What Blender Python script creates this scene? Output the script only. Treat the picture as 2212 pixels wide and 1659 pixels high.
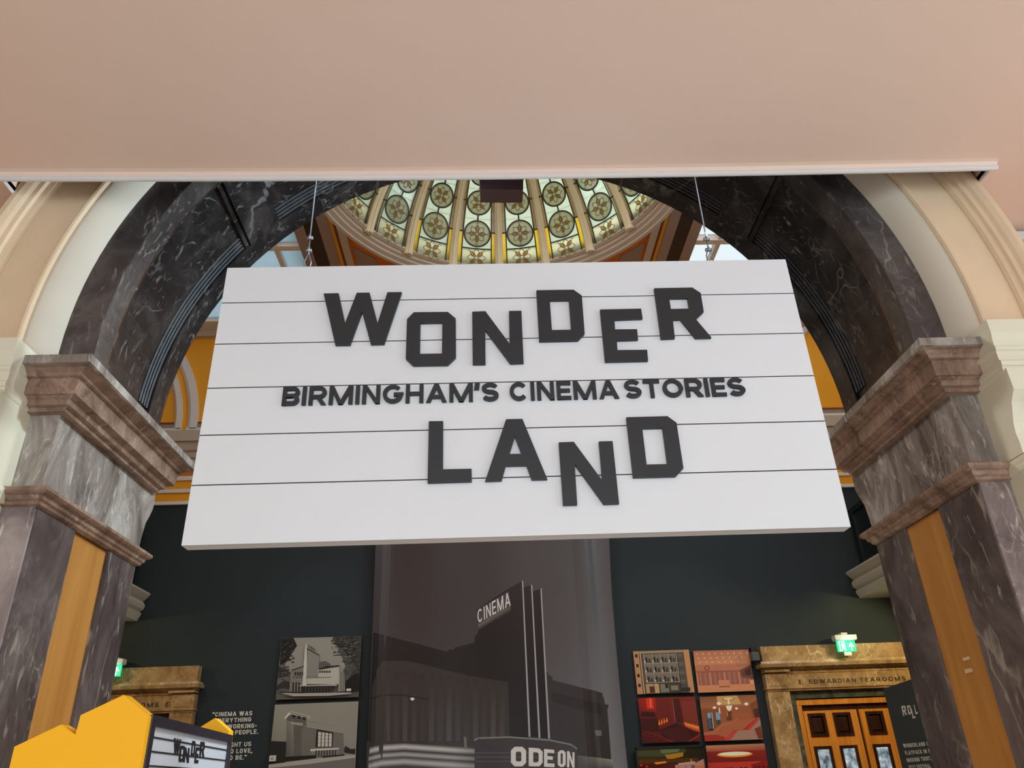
import bpy, bmesh, math, random
from mathutils import Vector, Matrix
from mathutils.geometry import tessellate_polygon
random.seed(7)
for o in list(bpy.data.objects): bpy.data.objects.remove(o)
SC = bpy.context.scene
COL = SC.collection
PI = math.pi

# ------------------------------------------------------------------ camera
F, CX, CY = 1656.0, 1106.0, 829.5          # focal length and centre in pixels of 2212x1659
RT = Vector((0.99914715, -0.02199026, -0.03494852))
DN = Vector((-0.02091811, 0.46017581, -0.88758135))
FW = Vector((0.03560061, 0.88755544, 0.45932335))
EYE = Vector((0, 0, 1.6))
cam_d = bpy.data.cameras.new('camera'); cam = bpy.data.objects.new('camera', cam_d); COL.objects.link(cam)
cam_d.sensor_width = 36; cam_d.lens = 36 * F / 2212
m3 = Matrix((RT, -DN, -FW)).transposed()
cam.matrix_world = Matrix.Translation(EYE) @ m3.to_4x4()
SC.camera = cam

# ------------------------------------------------------------------ world, lights, exposure
W = bpy.data.worlds.new('overcast_sky'); SC.world = W; W.use_nodes = True
wb = W.node_tree.nodes['Background']
wb.inputs[0].default_value = (0.86, 0.95, 1.0, 1); wb.inputs[1].default_value = 1.6
SC.view_settings.view_transform = 'Standard'; SC.view_settings.look = 'None'
SC.view_settings.exposure = 0.0; SC.view_settings.gamma = 1.0; SC.view_settings.use_curve_mapping = False

def area(name, loc, target, sx, sy, power, color):
    l = bpy.data.lights.new(name, 'AREA'); l.shape = 'RECTANGLE'; l.size = sx; l.size_y = sy
    l.energy = power; l.color = color
    o = bpy.data.objects.new(name, l); COL.objects.link(o); o.location = loc
    d = Vector(target) - Vector(loc)
    o.rotation_euler = d.to_track_quat('-Z', 'Y').to_euler()
    return o
def spot(name, loc, target, power, color, ang, blend=0.6, r=0.05):
    l = bpy.data.lights.new(name, 'SPOT'); l.energy = power; l.color = color; l.spot_size = math.radians(ang)
    l.spot_blend = blend; l.shadow_soft_size = r
    o = bpy.data.objects.new(name, l); COL.objects.link(o); o.location = loc
    o.rotation_euler = (Vector(target) - Vector(loc)).to_track_quat('-Z', 'Y').to_euler()
    return o
# area lamps added as daylight from an unseen entrance and right-hand window
area('entrance_daylight_fill', (0.2, -5.6, 1.7), (0.2, 3, 1.9), 5.0, 3.0, 228, (0.68, 0.86, 1.0))
area('side_daylight_fill', (4.9, 0.6, 2.2), (-4, 1.6, 2.4), 2.2, 2.2, 60, (0.72, 0.88, 1.0))
# warm fill lamps added behind the viewer, without fittings
area('lobby_warm_fill', (-1.5, -1.6, 3.6), (-1.5, -1.6, 0), 1.2, 1.2, 22, (1.0, 0.86, 0.70))
area('lobby_warm_fill', (2.2, -1.6, 3.6), (2.2, -1.6, 0), 1.2, 1.2, 22, (1.0, 0.86, 0.70))
# cool lamp hidden above the ceiling slot, shining across the arch to the left
spot('slot_spotlight', (1.3, 2.58, 4.45), (-1.55, 3.05, 3.25), 330, (0.66, 0.86, 1.0), 95, 0.5, 0.12)
# sun glow through the clear skylight on the right of the hall
sun_d = bpy.data.lights.new('sun', 'SUN'); sun_d.energy = 2.5; sun_d.angle = math.radians(40); sun_d.color = (0.9, 0.96, 1.0)
sun = bpy.data.objects.new('sun', sun_d); COL.objects.link(sun)
sun.rotation_euler = Vector((-0.62, -0.50, -0.60)).to_track_quat('-Z', 'Y').to_euler()
# area lamps added under both skylights to brighten the piers' inner faces
area('skylight_fill', (6.1, 6.6, 9.45), (-1.7, 3.3, 2.9), 2.2, 4.6, 650, (0.82, 0.93, 1.0))
area('skylight_fill', (-5.6, 6.6, 9.45), (1.9, 3.3, 2.9), 2.2, 4.6, 480, (1.0, 0.96, 0.92))
# fill lamp added over the arch, hall side, to brighten the back wall
area('hall_back_fill', (2.2, 4.1, 8.4), (2.6, 13, 4.6), 7.0, 1.2, 110, (0.97, 0.98, 1.0))
# hall spotlights on the two marble door cases and on the picture wall
spot('door_spotlight', (6.9, 11.2, 3.98), (5.5, 13, 2.7), 120, (1.0, 0.78, 0.36), 95)
spot('door_spotlight', (-6.9, 11.2, 3.98), (-5.7, 13, 2.8), 50, (1.0, 0.74, 0.34), 90)
spot('picture_spotlight', (2.8, 9.2, 7.6), (3.2, 13, 2.5), 130, (1.0, 0.96, 0.90), 40)
spot('picture_spotlight', (-2.8, 9.2, 7.6), (-2.8, 13, 2.6), 100, (0.86, 0.96, 1.0), 40)

# ------------------------------------------------------------------ pixel <-> place
def ray(x, y):
    return RT * (x - CX) + DN * (y - CY) + FW * F
def P(x, y, Y):
    r = ray(x, y); return EYE + r * (Y / r.y)
def PX(x, y, X):
    r = ray(x, y); return EYE + r * (X / r.x)
def PZ(x, y, Z):
    r = ray(x, y); return EYE + r * ((Z - EYE.z) / r.z)

# ------------------------------------------------------------------ materials
def lin(c):
    return tuple(((v/255/12.92) if v/255 <= 0.04045 else ((v/255+0.055)/1.055)**2.4) for v in c)
def newmat(name):
    m = bpy.data.materials.new(name); m.use_nodes = True
    nt = m.node_tree; b = nt.nodes['Principled BSDF']
    return m, nt, b
def nd(nt, t, **kw):
    n = nt.nodes.new(t)
    for k, v in kw.items(): setattr(n, k, v)
    return n
def plain(name, c, rough=0.6, var=0.06, scale=6, spec=0.5, bump=0.0, metal=0.0):
    """painted / plain surface: colour with a faint cloudy variation"""
    m, nt, b = newmat(name)
    tc = nd(nt, 'ShaderNodeTexCoord'); no = nd(nt, 'ShaderNodeTexNoise'); no.inputs['Scale'].default_value = scale
    no.inputs['Detail'].default_value = 5
    mx = nd(nt, 'ShaderNodeMix', data_type='RGBA')
    c = lin(c)
    mx.inputs['A'].default_value = tuple(v*(1-var) for v in c)+(1,); mx.inputs['B'].default_value = tuple(min(1, v*(1+var)) for v in c)+(1,)
    nt.links.new(tc.outputs['Object'], no.inputs['Vector']); nt.links.new(no.outputs['Fac'], mx.inputs['Factor'])
    nt.links.new(mx.outputs['Result'], b.inputs['Base Color'])
    b.inputs['Roughness'].default_value = rough; b.inputs['Specular IOR Level'].default_value = spec; b.inputs['Metallic'].default_value = metal
    if bump:
        bp = nd(nt, 'ShaderNodeBump'); bp.inputs['Strength'].default_value = bump; bp.inputs['Distance'].default_value = 0.01
        n2 = nd(nt, 'ShaderNodeTexNoise'); n2.inputs['Scale'].default_value = scale*8
        nt.links.new(tc.outputs['Object'], n2.inputs['Vector']); nt.links.new(n2.outputs['Fac'], bp.inputs['Height']); nt.links.new(bp.outputs['Normal'], b.inputs['Normal'])
    return m
def marble(name, ca, cb, cc, vein, scale=3.0, vscale=2.5, vamt=0.8, vwidth=0.02, stretch=(1, 1, 1), rough=0.3, seed=0.0, fleck=0.55):
    """three cloudy tones, a net of thin veins and short flecks"""
    m, nt, b = newmat(name); L = nt.links.new
    tc = nd(nt, 'ShaderNodeTexCoord'); mp = nd(nt, 'ShaderNodeMapping')
    mp.inputs['Scale'].default_value = stretch; mp.inputs['Location'].default_value = (seed, seed*1.7, seed*0.6)
    L(tc.outputs['Object'], mp.inputs['Vector'])
    n1 = nd(nt, 'ShaderNodeTexNoise'); n1.inputs['Scale'].default_value = scale; n1.inputs['Detail'].default_value = 9; n1.inputs['Roughness'].default_value = 0.68; n1.inputs['Distortion'].default_value = 0.8
    L(mp.outputs[0], n1.inputs['Vector'])
    cr = nd(nt, 'ShaderNodeValToRGB'); e = cr.color_ramp.elements
    e[0].position = 0.34; e[0].color = lin(ca)+(1,); e[1].position = 0.68; e[1].color = lin(cc)+(1,)
    k = e.new(0.5); k.color = lin(cb)+(1,)
    L(n1.outputs['Fac'], cr.inputs[0])
    n2 = nd(nt, 'ShaderNodeTexNoise'); n2.inputs['Scale'].default_value = vscale*1.3; n2.inputs['Detail'].default_value = 4
    L(mp.outputs[0], n2.inputs['Vector'])
    ad = nd(nt, 'ShaderNodeMix', data_type='VECTOR'); ad.inputs['Factor'].default_value = 0.42
    L(mp.outputs[0], ad.inputs['A']); L(n2.outputs['Color'], ad.inputs['B'])
    def net(sc, w, amt, maskscale, lo, hi):
        vo = nd(nt, 'ShaderNodeTexVoronoi', feature='DISTANCE_TO_EDGE'); vo.inputs['Scale'].default_value = sc
        L(ad.outputs['Result'], vo.inputs['Vector'])
        mr = nd(nt, 'ShaderNodeMapRange'); mr.inputs['From Min'].default_value = 0; mr.inputs['From Max'].default_value = w
        mr.inputs['To Min'].default_value = 1; mr.inputs['To Max'].default_value = 0
        L(vo.outputs['Distance'], mr.inputs['Value'])
        mk = nd(nt, 'ShaderNodeTexNoise'); mk.inputs['Scale'].default_value = maskscale; mk.inputs['Detail'].default_value = 3
        L(mp.outputs[0], mk.inputs['Vector'])
        m2 = nd(nt, 'ShaderNodeMapRange'); m2.inputs['From Min'].default_value = lo; m2.inputs['From Max'].default_value = hi
        L(mk.outputs['Fac'], m2.inputs['Value'])
        mu = nd(nt, 'ShaderNodeMath', operation='MULTIPLY'); L(mr.outputs[0], mu.inputs[0]); L(m2.outputs[0], mu.inputs[1])
        mv = nd(nt, 'ShaderNodeMath', operation='MULTIPLY'); mv.inputs[1].default_value = amt; L(mu.outputs[0], mv.inputs[0])
        return mv
    a = net(vscale, vwidth, vamt, vscale*0.7, 0.5, 0.72)
    c2 = net(vscale*4.2, vwidth*2.0, vamt*0.75, vscale*1.5, 0.52, 0.75)
    mp2 = nd(nt, 'ShaderNodeMapping'); mp2.inputs['Rotation'].default_value = (0.5, 0.7, 0.4); mp2.inputs['Scale'].default_value = (1.0, 1.0, 0.3)
    L(tc.outputs['Object'], mp2.inputs['Vector'])
    fk = nd(nt, 'ShaderNodeTexNoise'); fk.inputs['Scale'].default_value = scale*7; fk.inputs['Detail'].default_value = 3; fk.inputs['Distortion'].default_value = 1.4; L(mp2.outputs[0], fk.inputs['Vector'])
    fr = nd(nt, 'ShaderNodeMapRange'); fr.inputs['From Min'].default_value = 0.60; fr.inputs['From Max'].default_value = 0.76; fr.inputs['To Max'].default_value = fleck; L(fk.outputs['Fac'], fr.inputs['Value'])
    m0 = nd(nt, 'ShaderNodeMath', operation='MAXIMUM'); L(a.outputs[0], m0.inputs[0]); L(c2.outputs[0], m0.inputs[1])
    mxv = nd(nt, 'ShaderNodeMath', operation='MAXIMUM'); L(m0.outputs[0], mxv.inputs[0]); L(fr.outputs[0], mxv.inputs[1])
    mx = nd(nt, 'ShaderNodeMix', data_type='RGBA'); mx.inputs['B'].default_value = lin(vein)+(1,)
    L(mxv.outputs[0], mx.inputs['Factor']); L(cr.outputs[0], mx.inputs['A']); L(mx.outputs['Result'], b.inputs['Base Color'])
    b.inputs['Roughness'].default_value = rough; b.inputs['Specular IOR Level'].default_value = 0.5
    return m
def wood(name, ca, cb, axis='Z', rough=0.4):
    m, nt, b = newmat(name); L = nt.links.new
    tc = nd(nt, 'ShaderNodeTexCoord'); mp = nd(nt, 'ShaderNodeMapping')
    mp.inputs['Scale'].default_value = {'Z': (5, 5, 0.45), 'X': (0.45, 5, 5), 'Y': (5, 0.45, 5)}[axis]
    L(tc.outputs['Object'], mp.inputs['Vector'])
    n = nd(nt, 'ShaderNodeTexNoise'); n.inputs['Scale'].default_value = 2.2; n.inputs['Detail'].default_value = 7; n.inputs['Distortion'].default_value = 1.2
    L(mp.outputs[0], n.inputs['Vector'])
    cr = nd(nt, 'ShaderNodeValToRGB'); e = cr.color_ramp.elements
    e[0].position = 0.3; e[0].color = lin(ca)+(1,); e[1].position = 0.7; e[1].color = lin(cb)+(1,)
    L(n.outputs['Fac'], cr.inputs[0]); L(cr.outputs[0], b.inputs['Base Color'])
    b.inputs['Roughness'].default_value = rough
    return m
def glass_lit(name, c, var=0.12, scale=14, gloss=0.12):
    """obscured glass that lets diffuse daylight through"""
    m, nt, b = newmat(name); L = nt.links.new
    out = nt.nodes['Material Output']; nt.nodes.remove(b)
    tc = nd(nt, 'ShaderNodeTexCoord'); no = nd(nt, 'ShaderNodeTexNoise'); no.inputs['Scale'].default_value = scale; no.inputs['Detail'].default_value = 4
    L(tc.outputs['Object'], no.inputs['Vector'])
    mx = nd(nt, 'ShaderNodeMix', data_type='RGBA'); cl = lin(c)
    mx.inputs['A'].default_value = tuple(v*(1-var) for v in cl)+(1,); mx.inputs['B'].default_value = tuple(min(1, v*(1+var)) for v in cl)+(1,)
    L(no.outputs['Fac'], mx.inputs['Factor'])
    tr = nd(nt, 'ShaderNodeBsdfTranslucent'); L(mx.outputs['Result'], tr.inputs['Color'])
    gl = nd(nt, 'ShaderNodeBsdfGlossy'); gl.inputs['Roughness'].default_value = 0.25
    ms = nd(nt, 'ShaderNodeMixShader'); ms.inputs[0].default_value = gloss*0.5
    L(tr.outputs[0], ms.inputs[1]); L(gl.outputs[0], ms.inputs[2]); L(ms.outputs[0], out.inputs['Surface'])
    return m
def glass_clear(name, c):
    m, nt, b = newmat(name); L = nt.links.new
    out = nt.nodes['Material Output']; nt.nodes.remove(b)
    tp = nd(nt, 'ShaderNodeBsdfTransparent'); tp.inputs[0].default_value = c+(1,)
    gl = nd(nt, 'ShaderNodeBsdfGlossy'); gl.inputs['Roughness'].default_value = 0.1
    ms = nd(nt, 'ShaderNodeMixShader'); ms.inputs[0].default_value = 0.06
    L(tp.outputs[0], ms.inputs[1]); L(gl.outputs[0], ms.inputs[2]); L(ms.outputs[0], out.inputs['Surface'])
    return m
def emit(name, c, s):
    m, nt, b = newmat(name)
    b.inputs['Base Color'].default_value = lin(c)+(1,); b.inputs['Emission Color'].default_value = lin(c)+(1,); b.inputs['Emission Strength'].default_value = s
    return m
def printed(name, rough=0.5):
    m, nt, b = newmat(name)
    a = nd(nt, 'ShaderNodeAttribute', attribute_name='Col'); nt.links.new(a.outputs['Color'], b.inputs['Base Color'])
    b.inputs['Roughness'].default_value = rough; b.inputs['Specular IOR Level'].default_value = 0.3
    return m

M = {}
M['ceil'] = plain('pink_ceiling_paint', (240, 208, 188), 0.55, 0.02, 2.0, 0.35)
M['trim'] = plain('white_bead', (222, 212, 206), 0.4)
M['black'] = plain('black_void', (6, 6, 6), 0.9, spec=0.1)
M['stone'] = plain('buff_limestone', (222, 192, 158), 0.7, 0.10, 5.0, 0.3, bump=0.15)
M['splay'] = plain('pale_grey_limestone', (206, 192, 172), 0.6, 0.08, 5.0, 0.3)
M['cream'] = plain('cream_paint', (222, 212, 186), 0.5, 0.03)
M['blackmarble'] = marble('black_marble', (18, 17, 19), (34, 31, 32), (66, 60, 58), (165, 160, 154), 3.5, 1.5, 0.85, 0.012, rough=0.30, fleck=0.45)
M['flute'] = marble('matt_black_marble', (22, 21, 23), (36, 33, 34), (60, 55, 54), (130, 126, 122), 3.5, 1.5, 0.7, 0.012, rough=0.55, fleck=0.3)
M['fascia'] = marble('grey_black_marble', (40, 37, 37), (66, 60, 58), (96, 88, 84), (178, 168, 158), 3.4, 2.2, 0.8, 0.013, rough=0.30, seed=4, fleck=0.5)
M['shaft'] = marble('dark_brown_marble', (56, 45, 42), (86, 73, 69), (118, 104, 98), (200, 184, 162), 3.0, 2.1, 0.85, 0.015, (1, 1, 0.6), 0.32, seed=2, fleck=0.5)
M['shaftfront'] = marble('mauve_marble', (100, 86, 84), (134, 118, 114), (164, 148, 142), (220, 204, 190), 3.6, 3.2, 0.9, 0.03, (1, 1, 0.8), 0.32, seed=9, fleck=0.85)
M['frieze'] = marble('grey_brown_streaked_marble', (84, 72, 66), (138, 126, 116), (188, 178, 168), (222, 214, 204), 4.2, 3.0, 0.7, 0.03, (1.3, 1.3, 0.6), 0.34, seed=6, fleck=0.75)
M['cornice'] = marble('red_brown_marble', (92, 68, 56), (138, 108, 90), (174, 144, 122), (204, 180, 156), 5.0, 3.0, 0.5, 0.02, (1.6, 1.6, 0.9), 0.36, seed=3, fleck=0.6)
M['doorcase'] = marble('ochre_marble', (128, 100, 62), (164, 132, 86), (196, 166, 118), (232, 210, 166), 3.2, 2.6, 0.8, 0.03, rough=0.35, seed=5, fleck=0.8)
M['greenmarble'] = marble('green_marble', (44, 50, 42), (70, 76, 64), (100, 104, 88), (150, 150, 126), 4.0, 3.0, 0.7, 0.02, rough=0.3, seed=8)
M['wood'] = wood('honey_oak', (168, 108, 46), (192, 132, 62))
M['doorwood'] = wood('orange_oak', (196, 118, 30), (226, 150, 54))
M['darkwood'] = wood('dark_walnut', (44, 24, 16), (66, 38, 26), rough=0.25)
M['board'] = plain('white_board', (228, 226, 227), 0.45, 0.015, 3.0, 0.4)
M['letter'] = plain('black_letter', (34, 34, 37), 0.5, 0.05, 20)
M['rail'] = plain('black_rail', (22, 22, 26), 0.5)
M['wire'] = plain('steel_cable', (150, 152, 156), 0.35, metal=0.7)
M['charcoal'] = plain('charcoal_wall_paint', (41, 51, 54), 0.75, 0.05, 3.0, 0.25)
M['panelpaint'] = plain('charcoal_panel', (56, 66, 68), 0.7, 0.04, 3.0, 0.25)
M['yellowwall'] = plain('ochre_wall_paint', (238, 166, 20), 0.6, 0.04)
M['orange'] = plain('burnt_orange_paint', (206, 118, 36), 0.6, 0.05)
M['greypaint'] = plain('stone_grey_paint', (188, 180, 164), 0.6, 0.04)
M['whitepaint'] = plain('white_paint', (226, 222, 212), 0.5, 0.03)
M['taupe'] = plain('taupe_paint', (150, 134, 124), 0.6, 0.04)
M['brown'] = plain('dark_brown_beam', (40, 30, 28), 0.6, 0.08)
M['keystone'] = plain('plum_brown_stone', (104, 80, 82), 0.5, 0.08)
M['residue'] = plain('paper_residue', (206, 170, 126), 0.7)
M['gold'] = plain('gold_paint', (222, 168, 60), 0.45, 0.05)
M['browngroove'] = plain('brown_groove', (120, 64, 20), 0.6)
M['kiosk'] = plain('yellow_kiosk_paint', (255, 183, 24), 0.5, 0.01, 3.0, 0.3)
M['kioskframe'] = plain('black_lightbox_frame', (40, 36, 44), 0.4)
M['kioskface'] = plain('white_lightbox_face', (206, 206, 210), 0.4, 0.04, 2.0)
M['floor'] = plain('pale_stone_floor', (208, 208, 208), 0.4, 0.10, 1.2)
M['hallfloor'] = plain('hall_floor', (150, 132, 110), 0.5, 0.10, 1.2)
M['lobbywall'] = plain('lobby_wall_paint', (226, 212, 198), 0.6, 0.04)
M['glasspale'] = glass_lit('pale_obscured_glass', (156, 166, 142))
M['glassround'] = glass_lit('painted_roundel_glass', (178, 173, 150))
M['glasssquare'] = glass_lit('painted_square_glass', (186, 182, 146))
M['glassbrown'] = glass_lit('brown_border_glass', (96, 78, 44), 0.25, 3)
M['glassyellow'] = glass_lit('yellow_border_glass', (186, 150, 22), 0.25, 4)
M['petal'] = glass_lit('amber_stain', (184, 144, 62), 0.2, 8)
M['came'] = plain('lead_came', (26, 30, 26), 0.5)
M['line'] = plain('painted_line', (124, 102, 62), 0.6)
M['skyleft'] = glass_lit('frosted_skylight_glass', (176, 188, 192), 0.12, 3)
M['skyright'] = glass_clear('clear_skylight_glass', (0.80, 0.82, 0.82))
M['print'] = printed('gloss_print')
M['fabric'] = printed('banner_print', 0.4)
M['screenprint'] = printed('screen_print', 0.2)
M['white'] = plain('white_lettering', (214, 214, 206), 0.6)
M['inkbrown'] = plain('incised_black_letter', (34, 24, 14), 0.6)
M['exitgreen'] = emit('exit_green', (20, 176, 120), 1.1)
M['exitwhite'] = emit('exit_white', (235, 255, 245), 1.3)
M['plastic'] = plain('grey_white_plastic', (206, 206, 196), 0.4)
M['blackplastic'] = plain('black_plastic', (24, 26, 28), 0.4)
M['greyplastic'] = plain('dark_grey_plastic', (74, 82, 84), 0.4)
M['bronze'] = plain('dark_green_bronze', (20, 34, 32), 0.35, 0.2, 9)

# ------------------------------------------------------------------ mesh helpers
def link(name, me, mat=None, parent=None, smooth=False):
    o = bpy.data.objects.new(name, me); COL.objects.link(o)
    if mat is not None and not me.materials: me.materials.append(mat)
    if parent is not None: o.parent = parent
    if smooth:
        for p in me.polygons: p.use_smooth = True
    return o
def mesh_of(name, bm):
    bmesh.ops.recalc_face_normals(bm, faces=bm.faces)
    me = bpy.data.meshes.new(name); bm.to_mesh(me); bm.free(); return me
def obj(name, bm, mat, parent=None, smooth=False):
    return link(name, mesh_of(name, bm), mat, parent, smooth)
def thing(name, label, cat, loc=(0, 0, 0), group=None):
    o = bpy.data.objects.new(name, None); COL.objects.link(o); o.location = loc; o.empty_display_size = 0.1
    o['label'] = label; o['category'] = cat
    if group: o['group'] = group
    return o
def tag(o, label, cat, group=None):
    o['label'] = label; o['category'] = cat
    if group: o['group'] = group
    return o
def struct(o): o['kind'] = 'structure'; return o
def NB(): return bmesh.new()
def box(bm, x0, x1, y0, y1, z0, z1):
    v = [bm.verts.new((x, y, z)) for z in (z0, z1) for y in (y0, y1) for x in (x0, x1)]
    for f in ((0, 2, 3, 1), (4, 5, 7, 6), (0, 1, 5, 4), (2, 6, 7, 3), (0, 4, 6, 2), (1, 3, 7, 5)): bm.faces.new([v[i] for i in f])
    return bm
def bx(*a): return box(NB(), *a)
def loft(bm, loops, close=True, caps=True):
    vs = [[bm.verts.new(p) for p in l] for l in loops]; n = len(vs[0])
    for a, b in zip(vs, vs[1:]):
        for i in range(n if close else n-1):
            j = (i+1) % n; bm.faces.new((a[i], a[j], b[j], b[i]))
    if caps and close:
        bm.faces.new(vs[0][::-1]); bm.faces.new(vs[-1])
    return bm
def extrude_poly(bm, pts, vec):
    pts = [Vector(p) for p in pts]; vec = Vector(vec)
    return loft(bm, [pts, [p+vec for p in pts]])
def rects(bm, prof, x0, x1, y0, y1, sx0=1, sx1=1, sy0=1, sy1=1):
    """mitred moulding: (z, projection) lofted as rectangles"""
    return loft(bm, [[(x0-sx0*p, y0-sy0*p, z), (x1+sx1*p, y0-sy0*p, z), (x1+sx1*p, y1+sy1*p, z), (x0-sx0*p, y1+sy1*p, z)] for z, p in prof])
def arc_sweep(bm, prof, c, a0, a1, n, caps=True):
    """closed profile (r, y) swept about an axis along Y through c=(x,z)"""
    L = []
    for i in range(n+1):
        a = a0+(a1-a0)*i/n
        L.append([(c[0]+r*math.cos(a), y, c[1]+r*math.sin(a)) for r, y in prof])
    return loft(bm, L, True, caps)
def tube(bm, pts, r, n=8):
    pts = [Vector(p) for p in pts]; loops = []
    for i, p in enumerate(pts):
        d = (pts[min(i+1, len(pts)-1)]-pts[max(i-1, 0)]).normalized()
        u = d.orthogonal().normalized() if i == 0 else (u - d*u.dot(d)).normalized()
        w = d.cross(u)
        loops.append([p+(u*math.cos(2*PI*k/n)+w*math.sin(2*PI*k/n))*r for k in range(n)])
    return loft(bm, loops)
def flat2d(loops):
    """(verts2d, triangles) of an outline with holes"""
    vl = [[Vector((x, y, 0)) for x, y in l] for l in loops]
    tris = tessellate_polygon(vl); vs = [p for l in loops for p in l]
    return vs, tris
def solid2d(bm, loops, fn, vec):
    """outline with holes -> solid: front at fn(x,y), back at fn+vec"""
    vs, tris = flat2d(loops); vec = Vector(vec)
    a = [bm.verts.new(fn(x, y)) for x, y in vs]; b = [bm.verts.new(v.co+vec) for v in a]
    for t in tris:
        try: bm.faces.new([a[i] for i in t]); bm.faces.new([b[i] for i in reversed(t)])
        except ValueError: pass
    k = 0
    for l in loops:
        n = len(l)
        for i in range(n):
            i0, i1 = k+i, k+(i+1) % n
            bm.faces.new((a[i0], a[i1], b[i1], b[i0]))
        k += n
    return bm
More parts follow.
